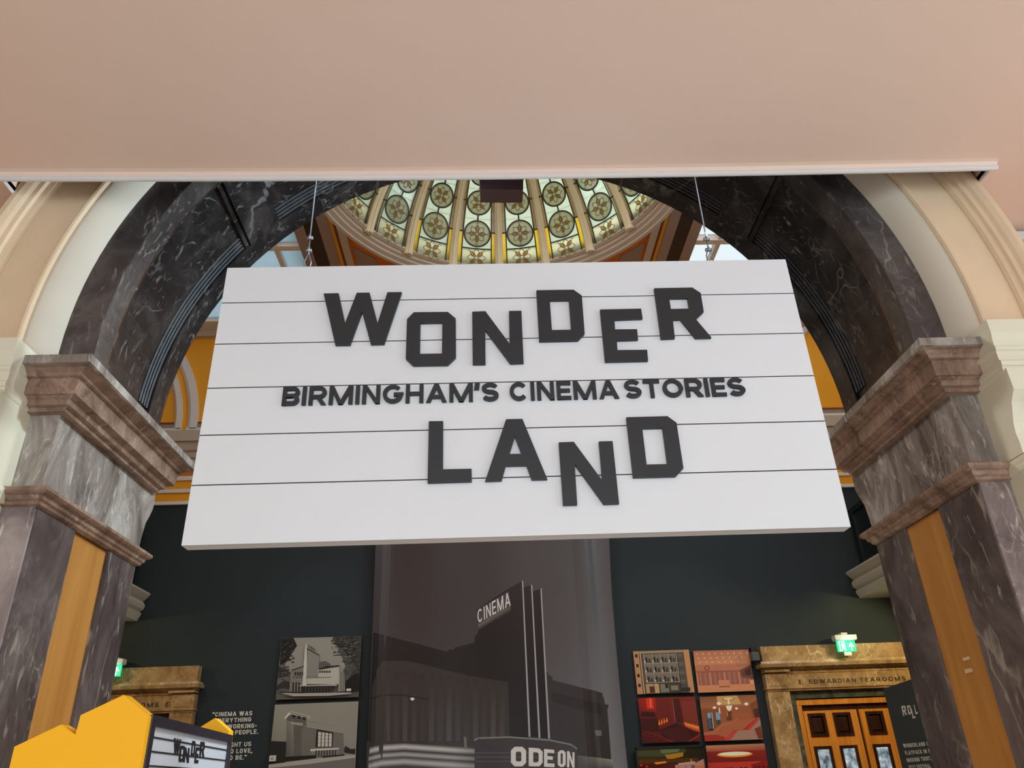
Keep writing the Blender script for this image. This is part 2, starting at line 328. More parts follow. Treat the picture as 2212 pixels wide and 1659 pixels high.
# ------------------------------------------------------------------ stroke alphabet (capital letters)
def _arc(cx, cy, rx, ry, a0, a1, n):
    return [(cx+rx*math.cos(math.radians(a0+(a1-a0)*i/n)), cy+ry*math.sin(math.radians(a0+(a1-a0)*i/n))) for i in range(n+1)]
def glyph(ch, t, wf, blk):
    """width and strokes: ('P', points, closed) ribbons, ('D', x0,y0,x1,y1) diagonals cut level"""
    h = t/2; w = {'I': t, 'M': 1.12, 'W': 1.3, 'O': 0.98, 'C': 0.9, 'G': 0.96, 'D': 0.86, 'A': 0.98, 'E': 0.7, 'F': 0.68, 'L': 0.66, 'S': 0.8, 'T': 0.8, 'B': 0.8, 'P': 0.78, 'R': 0.82, '.': t, ',': t, '\u2019': t*0.9, '\u201c': t*2.2, '\u201d': t*2.2, '-': 0.42, ' ': 0.34}.get(ch, 0.84)
    w = w*wf if ch not in "I.,\u2019\u201c\u201d" else w
    if blk and ch in 'OCGD': w = 0.78*wf
    def rb(x, y1, y0):                       # right-hand bowl from (x,y1) to (x,y0)
        rx = w-h-x
        if blk: c = min(0.14, (y1-y0)*0.3, rx); return [(w-h-c, y1), (w-h, y1-c), (w-h, y0+c), (w-h-c, y0)]
        r = min(rx, (y1-y0)/2); return _arc(w-h-r, (y0+y1)/2, r, (y1-y0)/2, 90, -90, 10)
    st = ('P', [(h, 0), (h, 1)], False); m = 0.5; c = 0.16
    if blk: ring = [(h+c, 1-h), (w-h-c, 1-h), (w-h, 1-h-c), (w-h, h+c), (w-h-c, h), (h+c, h), (h, h+c), (h, 1-h-c)]
    else: ring = _arc(w/2, 0.5, w/2-h, 0.5-h, 0, 360, 32)[:-1]
    d = t*0.56
    G = {
     'I': [st], 'L': [st, ('P', [(h, h), (w, h)], 0)], 'T': [('P', [(0, 1-h), (w, 1-h)], 0), ('P', [(w/2, 0), (w/2, 1)], 0)],
     'E': [st, ('P', [(h, h), (w, h)], 0), ('P', [(h, m), (w*0.93, m)], 0), ('P', [(h, 1-h), (w, 1-h)], 0)], 'F': [st, ('P', [(h, m), (w*0.9, m)], 0), ('P', [(h, 1-h), (w, 1-h)], 0)],
     'H': [st, ('P', [(w-h, 0), (w-h, 1)], 0), ('P', [(h, m), (w-h, m)], 0)], 'N': [st, ('P', [(w-h, 0), (w-h, 1)], 0), ('D', w-d, 0, d, 1)],
     'M': [st, ('P', [(w-h, 0), (w-h, 1)], 0), ('D', w/2, 0, d, 1), ('D', w/2, 0, w-d, 1)], 'A': [('D', d, 0, w/2, 1), ('D', w-d, 0, w/2, 1), ('P', [(w*0.24, 0.3), (w*0.76, 0.3)], 0)],
     'V': [('D', w/2, 0, d, 1), ('D', w/2, 0, w-d, 1)], 'W': [('D', w*0.29, 0, d, 1), ('D', w*0.29, 0, w/2, 1), ('D', w*0.71, 0, w/2, 1), ('D', w*0.71, 0, w-d, 1)],
     'K': [st, ('D', t*0.9, 0.42, w-d, 1), ('D', w-d, 0, t*1.3, 0.62)], 'Y': [('P', [(w/2, 0), (w/2, 0.45)], 0), ('D', w/2, 0.4, d, 1), ('D', w/2, 0.4, w-d, 1)],
     'O': [('P', ring, 1)], '0': [('P', ring, 1)], 'Q': [('P', ring, 1)], 'D': [st, ('P', [(h, 1-h)]+rb(w*0.4, 1-h, h)+[(h, h)], 0)],
     'P': [st, ('P', [(h, 1-h)]+rb(w*0.5, 1-h, 0.43)+[(h, 0.43)], 0)], 'R': [st, ('P', [(h, 1-h)]+rb(w*0.5, 1-h, 0.43)+[(h, 0.43)], 0), ('D', w-d, 0, w*0.5, 0.45)],
     'B': [st, ('P', [(h, 1-h)]+rb(w*0.5, 1-h, 0.51)+[(h, 0.51)], 0), ('P', [(h, 0.51)]+rb(w*0.5, 0.51, h)+[(h, h)], 0)],
     'U': [('P', [(h, 1), (h, h+c), (h+c, h), (w-h-c, h), (w-h, h+c), (w-h, 1)], 0)],
     'C': [('P', [(w-h, 0.68), (w-h, 1-h-c), (w-h-c, 1-h), (h+c, 1-h), (h, 1-h-c), (h, h+c), (h+c, h), (w-h-c, h), (w-h, h+c), (w-h, 0.32)] if blk else _arc(w/2, 0.5, w/2-h, 0.5-h, 42, 318, 22), 0)],
     'G': [('P', ([(w-h, 0.70), (w-h, 1-h-c), (w-h-c, 1-h), (h+c, 1-h), (h, 1-h-c), (h, h+c), (h+c, h), (w-h-c, h), (w-h, h+c), (w-h, 0.46), (w*0.52, 0.46)] if blk else _arc(w/2, 0.5, w/2-h, 0.5-h, 45, 330, 22)+[(w-h, 0.46), (w*0.55, 0.46)]), 0)],
     'S': [('P', [(w-h, 0.72), (w-h, 1-h-c*0.7), (w-h-c*0.7, 1-h), (h+c*0.7, 1-h), (h, 1-h-c*0.7), (h, m+c*0.7), (h+c*0.7, m), (w-h-c*0.7, m), (w-h, m-c*0.7), (w-h, h+c*0.7), (w-h-c*0.7, h), (h+c*0.7, h), (h, h+c*0.7), (h, 0.28)] if blk
                  else _arc(w/2, 1-h-(0.5-h)/2, w/2-h, (0.5-h)/2, 25, 262, 14)+_arc(w/2, h+(0.5-h)/2, w/2-h, (0.5-h)/2, 82, -155, 14), 0)],
     '2': [('P', [(h, 0.74), (h, 1-h-c), (h+c, 1-h), (w-h-c, 1-h), (w-h, 1-h-c), (w-h, m+0.05), (h, h), (w, h)], 0)],
     '-': [('P', [(0, 0.46), (w, 0.46)], 0)], '.': [('P', [(h, 0), (h, t)], 0)], ',': [('D', h*0.4, -0.18, h, t)], '\u2019': [('D', h*0.5, 0.64, h, 1)],
     '\u201c': [('D', h, 0.68, h*0.7, 1), ('D', h+t*1.2, 0.68, h*0.7+t*1.2, 1)], '\u201d': [('D', h*0.5, 0.68, h, 1), ('D', h*0.5+t*1.2, 0.68, h+t*1.2, 1)], ' ': []}
    return w, G[ch]
def ribbon(pts, t, closed):
    n = len(pts); L, R_ = [], []
    for i in range(n):
        p = pts[i]; a = pts[(i-1) % n] if (closed or i > 0) else None; b = pts[(i+1) % n] if (closed or i < n-1) else None
        d0 = Vector((p[0]-a[0], p[1]-a[1])).normalized() if a else None; d1 = Vector((b[0]-p[0], b[1]-p[1])).normalized() if b else None
        d0 = d0 or d1; d1 = d1 or d0
        n0 = Vector((-d0.y, d0.x)); n1 = Vector((-d1.y, d1.x)); mm = (n0+n1)
        mm = mm.normalized() if mm.length > 1e-6 else n0
        k = min(1.6, 1/max(0.3, mm.dot(n0))); L.append((p[0]+mm.x*t/2*k, p[1]+mm.y*t/2*k)); R_.append((p[0]-mm.x*t/2*k, p[1]-mm.y*t/2*k))
    m = n if closed else n-1
    return [[L[i], R_[i], R_[(i+1) % n], L[(i+1) % n]] for i in range(m)]
def stroke_text(s, t=0.2, wf=1.0, blk=False, gap=0.14):
    """letters: list of lists of convex polygons; x normalised to 0..1 over the line, y in cap heights"""
    x = 0; out = []
    for ch in s:
        w, pr = glyph(ch, t, wf, blk); polys = []
        for p in pr:
            if p[0] == 'P': polys += [[(x+a, b) for a, b in q] for q in ribbon(p[1], t, p[2])]
            else:
                _, x0, y0, x1, y1 = p; e = t*0.56 if abs(y1-y0) > 0.5 else t*0.62
                polys.append([(x+x0-e, y0), (x+x0+e, y0), (x+x1+e, y1), (x+x1-e, y1)])
        if polys: out.append(polys)
        x += w+gap
    x1 = max(a for l in out for q in l for a, _ in q); x0 = min(a for l in out for q in l for a, _ in q)
    return [[[((a-x0)/(x1-x0), b) for a, b in q] for q in l] for l in out]
def letters_flat(bm, letters, fn, off=(0, -0.0002, 0)):
    off = Vector(off)
    for l in letters:
        for i, q in enumerate(l): bm.faces.new([bm.verts.new(Vector(fn(u, w))+off*i) for u, w in q])
    return bm
def quad_map(tl, tr, br, bl):
    def fn(u, v):  # u right, v up
        a = Vector(bl).lerp(Vector(br), u); b = Vector(tl).lerp(Vector(tr), u)
        return a.lerp(b, v)
    return fn

# =================================================================== SETTING
YT, ZC = 2.50, 3.945                        # slot edge and lobby ceiling height
XL, XR = -2.02, 2.258                # ends of the ceiling slot
AX, AZ = 0.115, 3.22                       # centre of the arch
YA, YB = 2.75, 3.63                        # marble front and back
HC = (0.30, 8.37, 9.6); HR = 2.62          # dome centre and ring radius
YW = 13.0                                  # picture wall

struct(obj('floor', bx(-5, 5.2, -6, 3.0, -0.1, 0), M['floor']))
struct(obj('floor', bx(-7.8, 7.8, 3.0, 13.2, -0.1, 0), M['hallfloor']))
# lobby ceiling with the slot in front of the arch
bm = NB()
def sag(x): return -0.022*max(0, 1-((x-0.15)/2.3)**2)
def cgrid(xs, y0, y1):
    for a, b in zip(xs, xs[1:]):
        q = [(a, y0), (b, y0), (b, y1), (a, y1)]
        lo = [bm.verts.new((x, y, ZC+(sag(x) if y > 0 and y <= YT+1e-6 else 0))) for x, y in q]
        hi = [bm.verts.new((x, y, ZC+0.06)) for x, y in q]
        bm.faces.new(lo); bm.faces.new(hi[::-1])
        for i in range(4): bm.faces.new((lo[i], hi[i], hi[(i+1) % 4], lo[(i+1) % 4]))
xs = [XL+(XR-XL)*i/16 for i in range(17)]
cgrid(xs, -6, YT); cgrid([-5, XL], -6, 3.0); cgrid([XR, 5.2], -6, 3.0)
bmesh.ops.remove_doubles(bm, verts=bm.verts, dist=1e-5)
struct(obj('ceiling', bm, M['ceil']))
# cove lip painted like the ceiling, then the white bead
def lip(prof, mat, name):
    b = NB(); L = []
    for x in [XL-0.045]+xs[1:-1]+[XR+0.012]: L.append([(x, YT+dy, ZC+sag(x)+dz) for dy, dz in prof])
    loft(b, L); o = obj(name, b, mat, None, False); return struct(o)
lip([(-0.030, 0.0), (-0.012, -0.003), (-0.002, -0.012), (0.0, -0.016), (0.01, -0.016), (0.01, 0.0)], M['ceil'], 'trim_1')
lip([(0.0, 0.02), (-0.002, -0.018), (-0.005, -0.024), (-0.003, -0.031), (0.004, -0.036), (0.012, -0.036), (0.018, -0.03), (0.018, 0.02)], M['trim'], 'trim_2')
for X, s, n in ((XL, -1, 'trim_3'), (XR, 1, 'trim_4')):
    b = NB(); pr = [(0.0, 0.02), (0.0, -0.008), (0.004*s, -0.014), (0.010*s, -0.014), (0.014*s, -0.008), (0.014*s, 0.02)]
    loft(b, [[(X+dx, y, ZC+dz) for dx, dz in pr] for y in (YT, 2.99)]); struct(obj(n, b, M['trim']))
struct(obj('ceiling', bx(-5, 5.2, -6, 3.0, 4.9, 5.0), M['black']))      # dark void over the slot
struct(obj('wall_void', bx(-5, 5.2, 2.2, 2.25, ZC+0.06, 4.9), M['black']))
# lobby walls; unseen glazed entrance and right window added to let daylight in
struct(obj('wall_left', bx(-5.1, -5, -6, 3.0, 0, 4.9), M['lobbywall']))
bm = NB()
for a in ((5.2, 5.3, -6, -0.6, 0, 4.9), (5.2, 5.3, 1.8, 3.0, 0, 4.9), (5.2, 5.3, -0.6, 1.8, 0, 1.0), (5.2, 5.3, -0.6, 1.8, 3.4, 4.9)): box(bm, *a)
struct(obj('wall_right', bm, M['lobbywall']))
bm = NB()
for a in ((-5.1, -2.4, -6.1, -6, 0, 4.9), (2.8, 5.3, -6.1, -6, 0, 4.9), (-2.4, 2.8, -6.1, -6, 3.3, 4.9)): box(bm, *a)
struct(obj('wall_entrance', bm, M['lobbywall']))
def glazing(name, axis, u0, u1, z0, z1, at, nu, nz):
    b = NB()
    for i in range(nu+1):
        u = u0+(u1-u0)*i/nu
        box(b, *((u-0.03, u+0.03, at, at+0.06) if axis == 'X' else (at, at+0.06, u-0.03, u+0.03)), z0, z1)
    for i in range(nz+1):
        z = z0+(z1-z0)*i/nz
        box(b, *((u0, u1, at, at+0.06) if axis == 'X' else (at, at+0.06, u0, u1)), z-0.03, z+0.03)
    w = struct(obj(name, b, M['darkwood']))
    g = NB(); box(g, *((u0, u1, at+0.02, at+0.03) if axis == 'X' else (at+0.02, at+0.03, u0, u1)), z0, z1)
    obj('pane', g, M['skyright'], w)
glazing('window_1', 'X', -2.4, 2.8, 0.03, 3.27, -6.08, 4, 2)
glazing('window_2', 'Y', -0.57, 1.77, 1.03, 3.37, 5.22, 2, 2)

# wall that holds the arch (between lobby and hall)
bm = NB(); RW = 1.90
inner, outer = [], []
def outp(a):
    dx, dz = math.cos(a), math.sin(a); t = 1e9
    if dx > 1e-9: t = min(t, (7.9-AX)/dx)
    if dx < -1e-9: t = min(t, (-7.9-AX)/dx)
    if dz > 1e-9: t = min(t, (10.0-AZ)/dz)
    return (AX+dx*t, AZ+dz*t)
N = 48
inner.append((AX+RW, 0)); outer.append((7.9, 0))
for i in range(N+1):
    a = PI*i/N; inner.append((AX+RW*math.cos(a), AZ+RW*math.sin(a))); outer.append(outp(a))
inner.append((AX-RW, 0)); outer.append((-7.9, 0))
loft(bm, [[(i[0], 3.0, i[1]), (o[0], 3.0, o[1]), (o[0], YB-0.02, o[1]), (i[0], YB-0.02, i[1])] for i, o in zip(inner, outer)])
struct(obj('wall_arch', bm, M['orange']))
# cable trunking where the lobby ceiling meets the wall
tk = thing('cable_trunking', 'white cable trunking under the ceiling at the far right edge', 'trunking', (2.6, 2.96, 3.85))
def local(o, p): o.matrix_parent_inverse = p.matrix_world.inverted() if False else Matrix.Translation(-p.location)
def part(name, bm, mat, parent, smooth=False):
    o = obj(name, bm, mat, parent, smooth); o.matrix_parent_inverse = Matrix.Translation(-parent.location); return o
part('duct', bx(2.33, 4.0, 2.95, 2.998, 3.865, 3.915), M['plastic'], tk)
b = NB(); tube(b, [(2.36, 2.94, 3.90), (2.33, 2.93, 3.88), (2.305, 2.94, 3.855), (2.30, 2.96, 3.83)], 0.008); part('cable', b, M['plastic'], tk, True)
bm = NB(); box(bm, 2.28, 5.2, 2.97, 2.999, 3.40, 3.86); struct(obj('trim_5', bm, M['cream']))
bm = NB(); extrude_poly(bm, [(2.42, 2.955, 3.40), (5.2, 2.955, 3.40), (5.2, 2.955, 3.82), (2.55, 2.955, 3.82)], (0, 0.02, 0)); struct(obj('trim_6', bm, M['orange']))

# =================================================================== ARCH
def arch_path_prof(prof, name, mat, parent, zlow, n=72, smooth=False):
    """profile (r,y) swept over the half circle and down straight legs to zlow"""
    L = [[(AX+r, y, zlow) for r, y in prof]]
    for i in range(n+1):
        a = PI*i/n; L.append([(AX+r*math.cos(a), y, AZ+r*math.sin(a)) for r, y in prof])
    L.append([(AX-r, y, zlow) for r, y in prof])
    b = NB(); loft(b, L); return part(name, b, mat, parent, smooth)
arch = thing('stone_archivolt', 'buff limestone arch moulding around the dark marble archway', 'arch', (AX, 2.7, AZ))
ZI = 3.10
arch_path_prof([(1.84, 2.80), (1.84, 2.757), (1.846, 2.745), (1.856, 2.728), (1.87, 2.708), (1.888, 2.690), (1.908, 2.676), (1.93, 2.667), (1.95, 2.664), (1.95, 2.80)], 'splay', M['splay'], arch, ZI, smooth=True)
arch_path_prof([(1.94, 2.80), (1.945, 2.662), (1.952, 2.652), (1.962, 2.650), (1.972, 2.654), (1.976, 2.668), (2.02, 2.668), (2.02, 2.80)], 'bead', M['stone'], arch, ZI)
arch_path_prof([(2.0, 2.90), (2.0, 2.676), (2.006, 2.672), (2.145, 2.672), (2.15, 2.68), (2.15, 2.90)], 'flat_band', M['stone'], arch, ZI)
arch_path_prof([(2.145, 3.0), (2.145, 2.668), (2.155, 2.655), (2.175, 2.650), (2.182, 2.638), (2.20, 2.634), (2.212, 2.622), (2.235, 2.612), (2.255, 2.612), (2.268, 2.622), (2.268, 3.0)], 'outer_moulding', M['stone'], arch, ZI)

ma = thing('marble_arch', 'black veined marble arch with panelled underside and keystone', 'arch', (AX, 3.2, AZ))
arch_path_prof([(1.70, YA+0.12), (1.70, YA), (1.855, YA), (1.855, YA+0.12)], 'fascia', M['fascia'], ma, ZI-0.1)
RS = 1.815
arch_path_prof([(RS, YA+0.1), (1.90, YA+0.1), (1.90, YB), (RS, YB)], 'soffit', M['blackmarble'], ma, ZI-0.1)
arch_path_prof([(1.70, YA+0.11), (1.80, YA+0.11), (1.83, YA+0.11), (1.83, YA+0.20), (1.80, YA+0.20), (1.77, YA+0.185), (1.745, YA+0.16), (1.72, YA+0.15), (1.705, YA+0.14)], 'front_moulding', M['blackmarble'], ma, ZI-0.1)
arch_path_prof([(1.795, YB-0.13), (1.83, YB-0.13), (1.83, YB+0.005), (1.79, YB+0.005)], 'back_band', M['blackmarble'], ma, ZI-0.1)
# transverse ribs of the underside and the fluted mouldings between them
def arc_part(name, prof, a0, a1, n=24):
    b = NB(); arc_sweep(b, prof, (AX, AZ), math.radians(a0), math.radians(a1), n); return part(name, b, M['flute' if name == 'flute' else 'blackmarble'], ma)
ribs = [(38, 44), (136, 142)]
for a0, a1 in ribs:
    arc_part('transverse_rib', [(1.785, YA+0.2), (1.83, YA+0.2), (1.83, YB-0.13), (1.785, YB-0.13)], a0, a1, 6)
    for d in (a0-1.0, a1+0.2): arc_part('rib_bead', [(1.797, YA+0.2), (1.83, YA+0.2), (1.83, YB-0.13), (1.797, YB-0.13)], d, d+0.8, 2)
for a0, a1 in ((3, 36.8), (45.2, 134.8), (143.2, 177)):
    for k, (dy, dr) in enumerate(((0.13, 0.0), (0.155, 0.004), (0.18, 0.008), (0.205, 0.012))):
        arc_part('flute', [(1.808+dr*0.3, YB-dy-0.016), (1.83, YB-dy-0.016), (1.83, YB-dy), (1.808+dr*0.3, YB-dy), (1.803+dr*0.3, YB-dy-0.008)], a0, a1, 40)
for x, s in ((AX+1.80, -1), (AX-1.80, 1)):
    b = NB(); box(b, x-0.012, x+0.012, YA+0.16, YB-0.12, AZ+0.02, AZ+0.034); part('foot_bead', b, M['wire'], ma)
b = NB(); q = [P(1034, 383, YB-0.02), P(1037, 409, YB-0.02), P(1130, 410, YB-0.02), P(1134, 383, YB-0.02)]
q[0].z = q[3].z = AZ+1.84; extrude_poly(b, q, (0, 0.12, 0)); o = part('keystone', b, M['keystone'], ma); o['label'] = 'dark brown keystone block'

# =================================================================== MARBLE PIERS
def pier(side):
    s = side
    lab = 'marble pier left of the hanging board, grey frieze lit brightly' if s < 0 else 'marble pier right of the hanging board, with brown shaded frieze'
    xf = AX+s*1.772                                  # face towards the opening
    t = thing('marble_pier', lab, 'pier', (xf+s*0.1, 3.2, 0), 'marble piers of the archway')
    def R(x0, x1): return (min(x0, x1), max(x0, x1))
    x0, x1 = R(xf, xf+s*0.14)
    # shaft: front strip, two inner slabs and the timber infill between them
    a, b_ = R(xf+s*0.004, xf+s*0.132); part('front_strip', bx(a, b_, YA, YA+0.03, 0, 2.57), M['shaftfront'], t)
    a, b_ = R(xf, xf+s*0.14)
    part('inner_slab', bx(a, b_, YA+0.012, 3.05, 0, 2.57), M['shaft'], t)
    part('inner_slab', bx(a, b_, 3.35, YB, 0, 2.57), M['shaft'], t)
    a, b_ = R(xf+s*0.012, xf+s*0.12); o = part('timber_infill', bx(a, b_, 3.05, 3.35, 0, 2.552), M['wood'], t); o['label'] = 'plain varnished honey-coloured timber infill'
    if s > 0:
        for (ax_, ay_, bx_, by_) in ((2079, 1419, 2096, 1427), (2083, 1444, 2102, 1454)):
            p_, q_ = PX(ax_, ay_, xf+0.011), PX(bx_, by_, xf+0.011)
            o = part('sticker_residue', bx(xf+0.0095, xf+0.0125, min(p_.y, q_.y), max(p_.y, q_.y), min(p_.z, q_.z)+0.004, max(p_.z, q_.z)-0.004), M['residue'], t)
    sx = dict(sx0=1 if s > 0 else 0, sx1=0 if s > 0 else 1)
    # necking
    part('necking', rects(NB(), [(2.556, 0), (2.562, 0.014), (2.572, 0.018), (2.578, 0.026), (2.592, 0.03), (2.598, 0.042), (2.606, 0.05), (2.618, 0.05), (2.625, 0.04), (2.628, 0.0)], x0, x1, YA, YB, **sx), M['cornice'], t)
    # frieze, with the curved rear nib seen against the dark wall
    b = NB(); pts = [(YA+0.0, 2.622), (YB, 2.622), (YB+0.005, 2.70), (YB+0.02, 2.77), (YB+0.05, 2.82), (YB+0.07, 2.86), (YB+0.07, 2.95), (YA, 2.95)]
    loft(b, [[(X, y, z) for y, z in pts] for X in (x0, x1)]); part('frieze', b, M['frieze'], t)
    # impost cornice
    prof = [(2.928, 0), (2.93, 0.03), (2.945, 0.034), (2.95, 0.05), (2.968, 0.056), (2.975, 0.068), (2.98, 0.075)]
    part('cornice_bed', rects(NB(), prof, x0, x1, YA, YB, **sx), M['cornice'], t)
    part('cornice_corona', rects(NB(), [(2.978, 0.07), (2.98, 0.082), (3.045, 0.086), (3.048, 0.095)], x0, x1, YA, YB, **sx), M['cornice'], t)
    part('cornice_cyma', rects(NB(), [(3.046, 0.09), (3.05, 0.10), (3.062, 0.106), (3.074, 0.122), (3.08, 0.145)], x0, x1, YA, YB, **sx), M['cornice'], t)
    part('abacus', rects(NB(), [(3.078, 0.14), (3.08, 0.15), (3.115, 0.15)], x0, x1, YA, YB, **sx), M['frieze'], t)
    return t
pier(-1); pier(1)

# =================================================================== CREAM PILASTERS
def pilaster(s):
    lab = 'cream painted pilaster and scrolled capital at the far right' if s > 0 else 'cream painted pilaster capital cut off by the left edge'
    xf = AX+s*1.885
    t = thing('cream_pilaster', lab, 'pilaster', (xf+s*0.3, 2.7, 0), 'cream pilasters outside the piers')
    x0, x1 = (xf, xf+0.9) if s > 0 else (xf-0.9, xf)
    sx = dict(sx0=0.35 if s > 0 else 0, sx1=0 if s > 0 else 0.35, sy1=0)
    part('shaft', bx(x0+(0.012 if s > 0 else 0), x1-(0 if s > 0 else 0.012), 2.64, 2.99, 0, 2.60), M['cream'], t)
    part('necking', rects(NB(), [(2.565, 0.0), (2.57, 0.012), (2.582, 0.02), (2.59, 0.02), (2.60, 0.03), (2.615, 0.032), (2.622, 0.0)], x0+0.01*s, x1, 2.64, 2.99, **sx), M['cream'], t)
    b = NB(); pts = [(2.99, 2.62), (2.612, 2.62), (2.610, 2.66), (2.613, 2.70), (2.605, 2.74), (2.588, 2.78), (2.575, 2.814), (2.556, 2.835), (2.541, 2.85), (2.541, 2.94), (2.99, 2.94)]
    loft(b, [[(X, y, z) for y, z in pts] for X in (x0, x1)]); part('console', b, M['cream'], t)
    xs0 = xf+s*0.10
    b = NB(); c0 = Vector((xs0, 2.545, 2.80)); sp = []
    for i in range(26):
        a = i*0.42; r = 0.075*(1-i/30); sp.append((xs0+s*0.06+s*r*math.cos(a+2.4), 2.548-0.0, 2.83+r*math.sin(a+2.4)))
    tube(b, sp, 0.011, 6); part('scroll', b, M['cream'], t, True)
    part('capital_bed', rects(NB(), [(2.93, 0.0), (2.935, 0.012), (2.952, 0.014), (2.956, 0.02), (2.972, 0.022), (2.98, 0.018)], x0, x1, 2.566, 2.99, **sx), M['cream'], t)
    part('capital_frieze', rects(NB(), [(2.975, 0.010), (3.03, 0.010)], x0, x1, 2.566, 2.99, **sx), M['cream'], t)
    part('capital_cornice', rects(NB(), [(3.02, 0.010), (3.026, 0.018), (3.04, 0.019), (3.046, 0.014), (3.07, 0.018), (3.092, 0.028), (3.098, 0.030), (3.155, 0.031)], x0, x1, 2.566, 2.99, **sx), M['cream'], t)
    return t
pilaster(-1); pilaster(1)

# =================================================================== HANGING BOARD
YS = 2.54; ST = 0.058
def S2(x, y):
    p = P(x, y, YS); return (p.x, p.z)
SX0, SX1, SZ0, SZ1 = -0.4022*YS, 0.4913*YS, 1.6+0.2892*YS, 1.6+0.7345*YS
sg = thing('hanging_sign_board', 'white cinema marquee board with black letters hung in the archway', 'sign', ((SX0+SX1)/2, YS, SZ0))
railz = [1.6+k*YS for k in (0.6685, 0.5950, 0.5210, 0.4465, 0.37225)]
zs = [SZ1]+railz+[SZ0]
part('backing_board', bx(SX0, SX1, YS+0.012, YS+ST, SZ0, SZ1), M['board'], sg)
for a, b in zip(zs, zs[1:]):
    part('slat', bx(SX0, SX1, YS, YS+0.013, b+(0.0022 if b != SZ0 else 0), a-(0.0022 if a != SZ1 else 0)), M['board'], sg)
for z in railz: part('rail', bx(SX0+0.001, SX1-0.001, YS+0.002, YS+0.0125, z-0.0021, z+0.0021), M['rail'], sg)
K = 0.391850
def A5(*p): return [S2(380+x*K, 550+y*K) for x, y in p]
def A6(*p): return [S2(1100+x*K, 550+y*K) for x, y in p]
BIG = [
 ('W', [A5((818,225),(900,223),(935,388),(1000,221),(1070,220),(1114,388),(1168,218),(1247,217),(1150,501),(1077,503),(1029,325),(963,506),(882,507))]),
 ('O', [A5((1313,328),(1500,326),(1543,362),(1544,575),(1500,617),(1310,620),(1269,582),(1276,366)), A5((1349,386),(1346,557),(1468,555),(1470,383))]),
 ('N', [A5((1634,325),(1706,322),(1840,502),(1836,321),(1904,320),(1916,606),(1843,609),(1705,425),(1707,612),(1637,613))]),
 ('D', [A6((149,207),(353,204),(398,236),(414,445),(378,482),(165,487)), A6((222,262),(234,426),(340,424),(328,260))]),
 ('E', [A6((499,313),(724,308),(732,362),(577,368),(581,422),(702,421),(707,478),(590,482),(594,536),(757,534),(762,594),(527,599))]),
 ('R', [A6((796,196),(1005,192),(1051,222),(1068,325),(1025,366),(1110,467),(1024,469),(940,366),(898,368),(909,470),(834,473)), A6((878,250),(887,310),(989,308),(980,249))]),
 ('L', [A5((1396,927),(1474,926),(1473,1191),(1630,1188),(1631,1258),(1389,1265))]),
 ('A', [[S2(*p) for p in ((1093.2,908.9),(1128.2,908.1),(1181.9,1038.2),(1148.6,1039),(1137.2,1008.5),(1092.4,1009.2),(1083.4,1041),(1048.1,1042.2))], [S2(*p) for p in ((1112,945.8),(1100.2,983.8),(1126.3,983.4))]]),
 ('N', [A6((272,1043),(354,1040),(511,1253),(492,1038),(567,1036),(603,1380),(520,1383),(359,1162),(373,1386),(296,1388))]),
 ('D', [A6((643,905),(868,899),(918,935),(956,1185),(914,1230),(681,1236)), A6((730,966),(754,1165),(869,1162),(842,963))]),
]
LT = 0.014
def bevel_all(bm, w):
    bmesh.ops.recalc_face_normals(bm, faces=bm.faces)
    return bm
for ch, loops in BIG:
    b = solid2d(NB(), loops, lambda x, z: (x, YS-LT, z), (0, LT, 0))
    part('letter', b, M['letter'], sg)
def smallword(s, xa, xb, z0, z1, thick=0.010):
    for l in stroke_text(s, 0.19, 1.0, False, 0.13):
        b = NB()
        for i, q in enumerate(l):
            d = thick+0.0002*i; extrude_poly(b, [(xa+(xb-xa)*u, YS-d, z0+(z1-z0)*w) for u, w in q], (0, d, 0))
        part('letter', b, M['letter'], sg)
z0, z1 = 1.6+0.4888*YS, 1.6+0.5184*YS
smallword("BIRMINGHAM\u2019S", -0.2918*YS, 0.0200*YS, z0, z1)
smallword("CINEMA", 0.0362*YS, 0.1956*YS, z0, z1)
smallword("STORIES", 0.2046*YS, 0.3825*YS, z0, z1)

def cable(x, xs_, lab, ferr):
    yc = YS+ST/2
    t = thing('suspension_cable', lab, 'cable', (x, yc, SZ1), 'cables holding the hanging board')
    ztop = 4.85; zk = SZ1+0.17
    b = NB(); tube(b, [(x, yc, ztop), (x, yc, zk)], 0.0032, 8); part('wire', b, M['wire'], t, True)
    for dz in (0.165, 0.10) if ferr else (0.13, 0.075):
        b = NB(); tube(b, [(x-0.012, yc, SZ1+dz), (x+0.012, yc, SZ1+dz+0.003)], 0.008, 8); tube(b, [(x, yc-0.008, SZ1+dz-0.01), (x, yc-0.008, SZ1+dz+0.012)], 0.006, 8); part('clamp', b, M['wire'], t, True)
    b = NB(); zt = SZ1+0.17; lp = [(x, yc, zt), (x, yc, SZ1+0.085), (x-0.014, yc, SZ1+0.045), (x-0.010, yc, SZ1+0.014), (x, yc, SZ1+0.006), (x+0.012, yc, SZ1+0.018), (x+0.014, yc, SZ1+0.045), (x+0.001, yc, SZ1+0.085)]
    tube(b, lp, 0.0028, 8); part('loop', b, M['wire'], t, True)
    b = NB(); tube(b, [(x, yc, SZ1-0.004), (x, yc, SZ1+0.02)], 0.007, 8); tube(b, [(x-0.012, yc, SZ1+0.002), (x+0.012, yc, SZ1+0.002)], 0.004, 8); part('eye_bolt', b, M['wire'], t, True)
cable(-0.2775*(YS+ST/2), 0, 'thin steel cable with clamps above the left of the hanging board', True)
cable(0.3685*(YS+ST/2), 0, 'thin steel cable with clamps above the right of the hanging board', False)

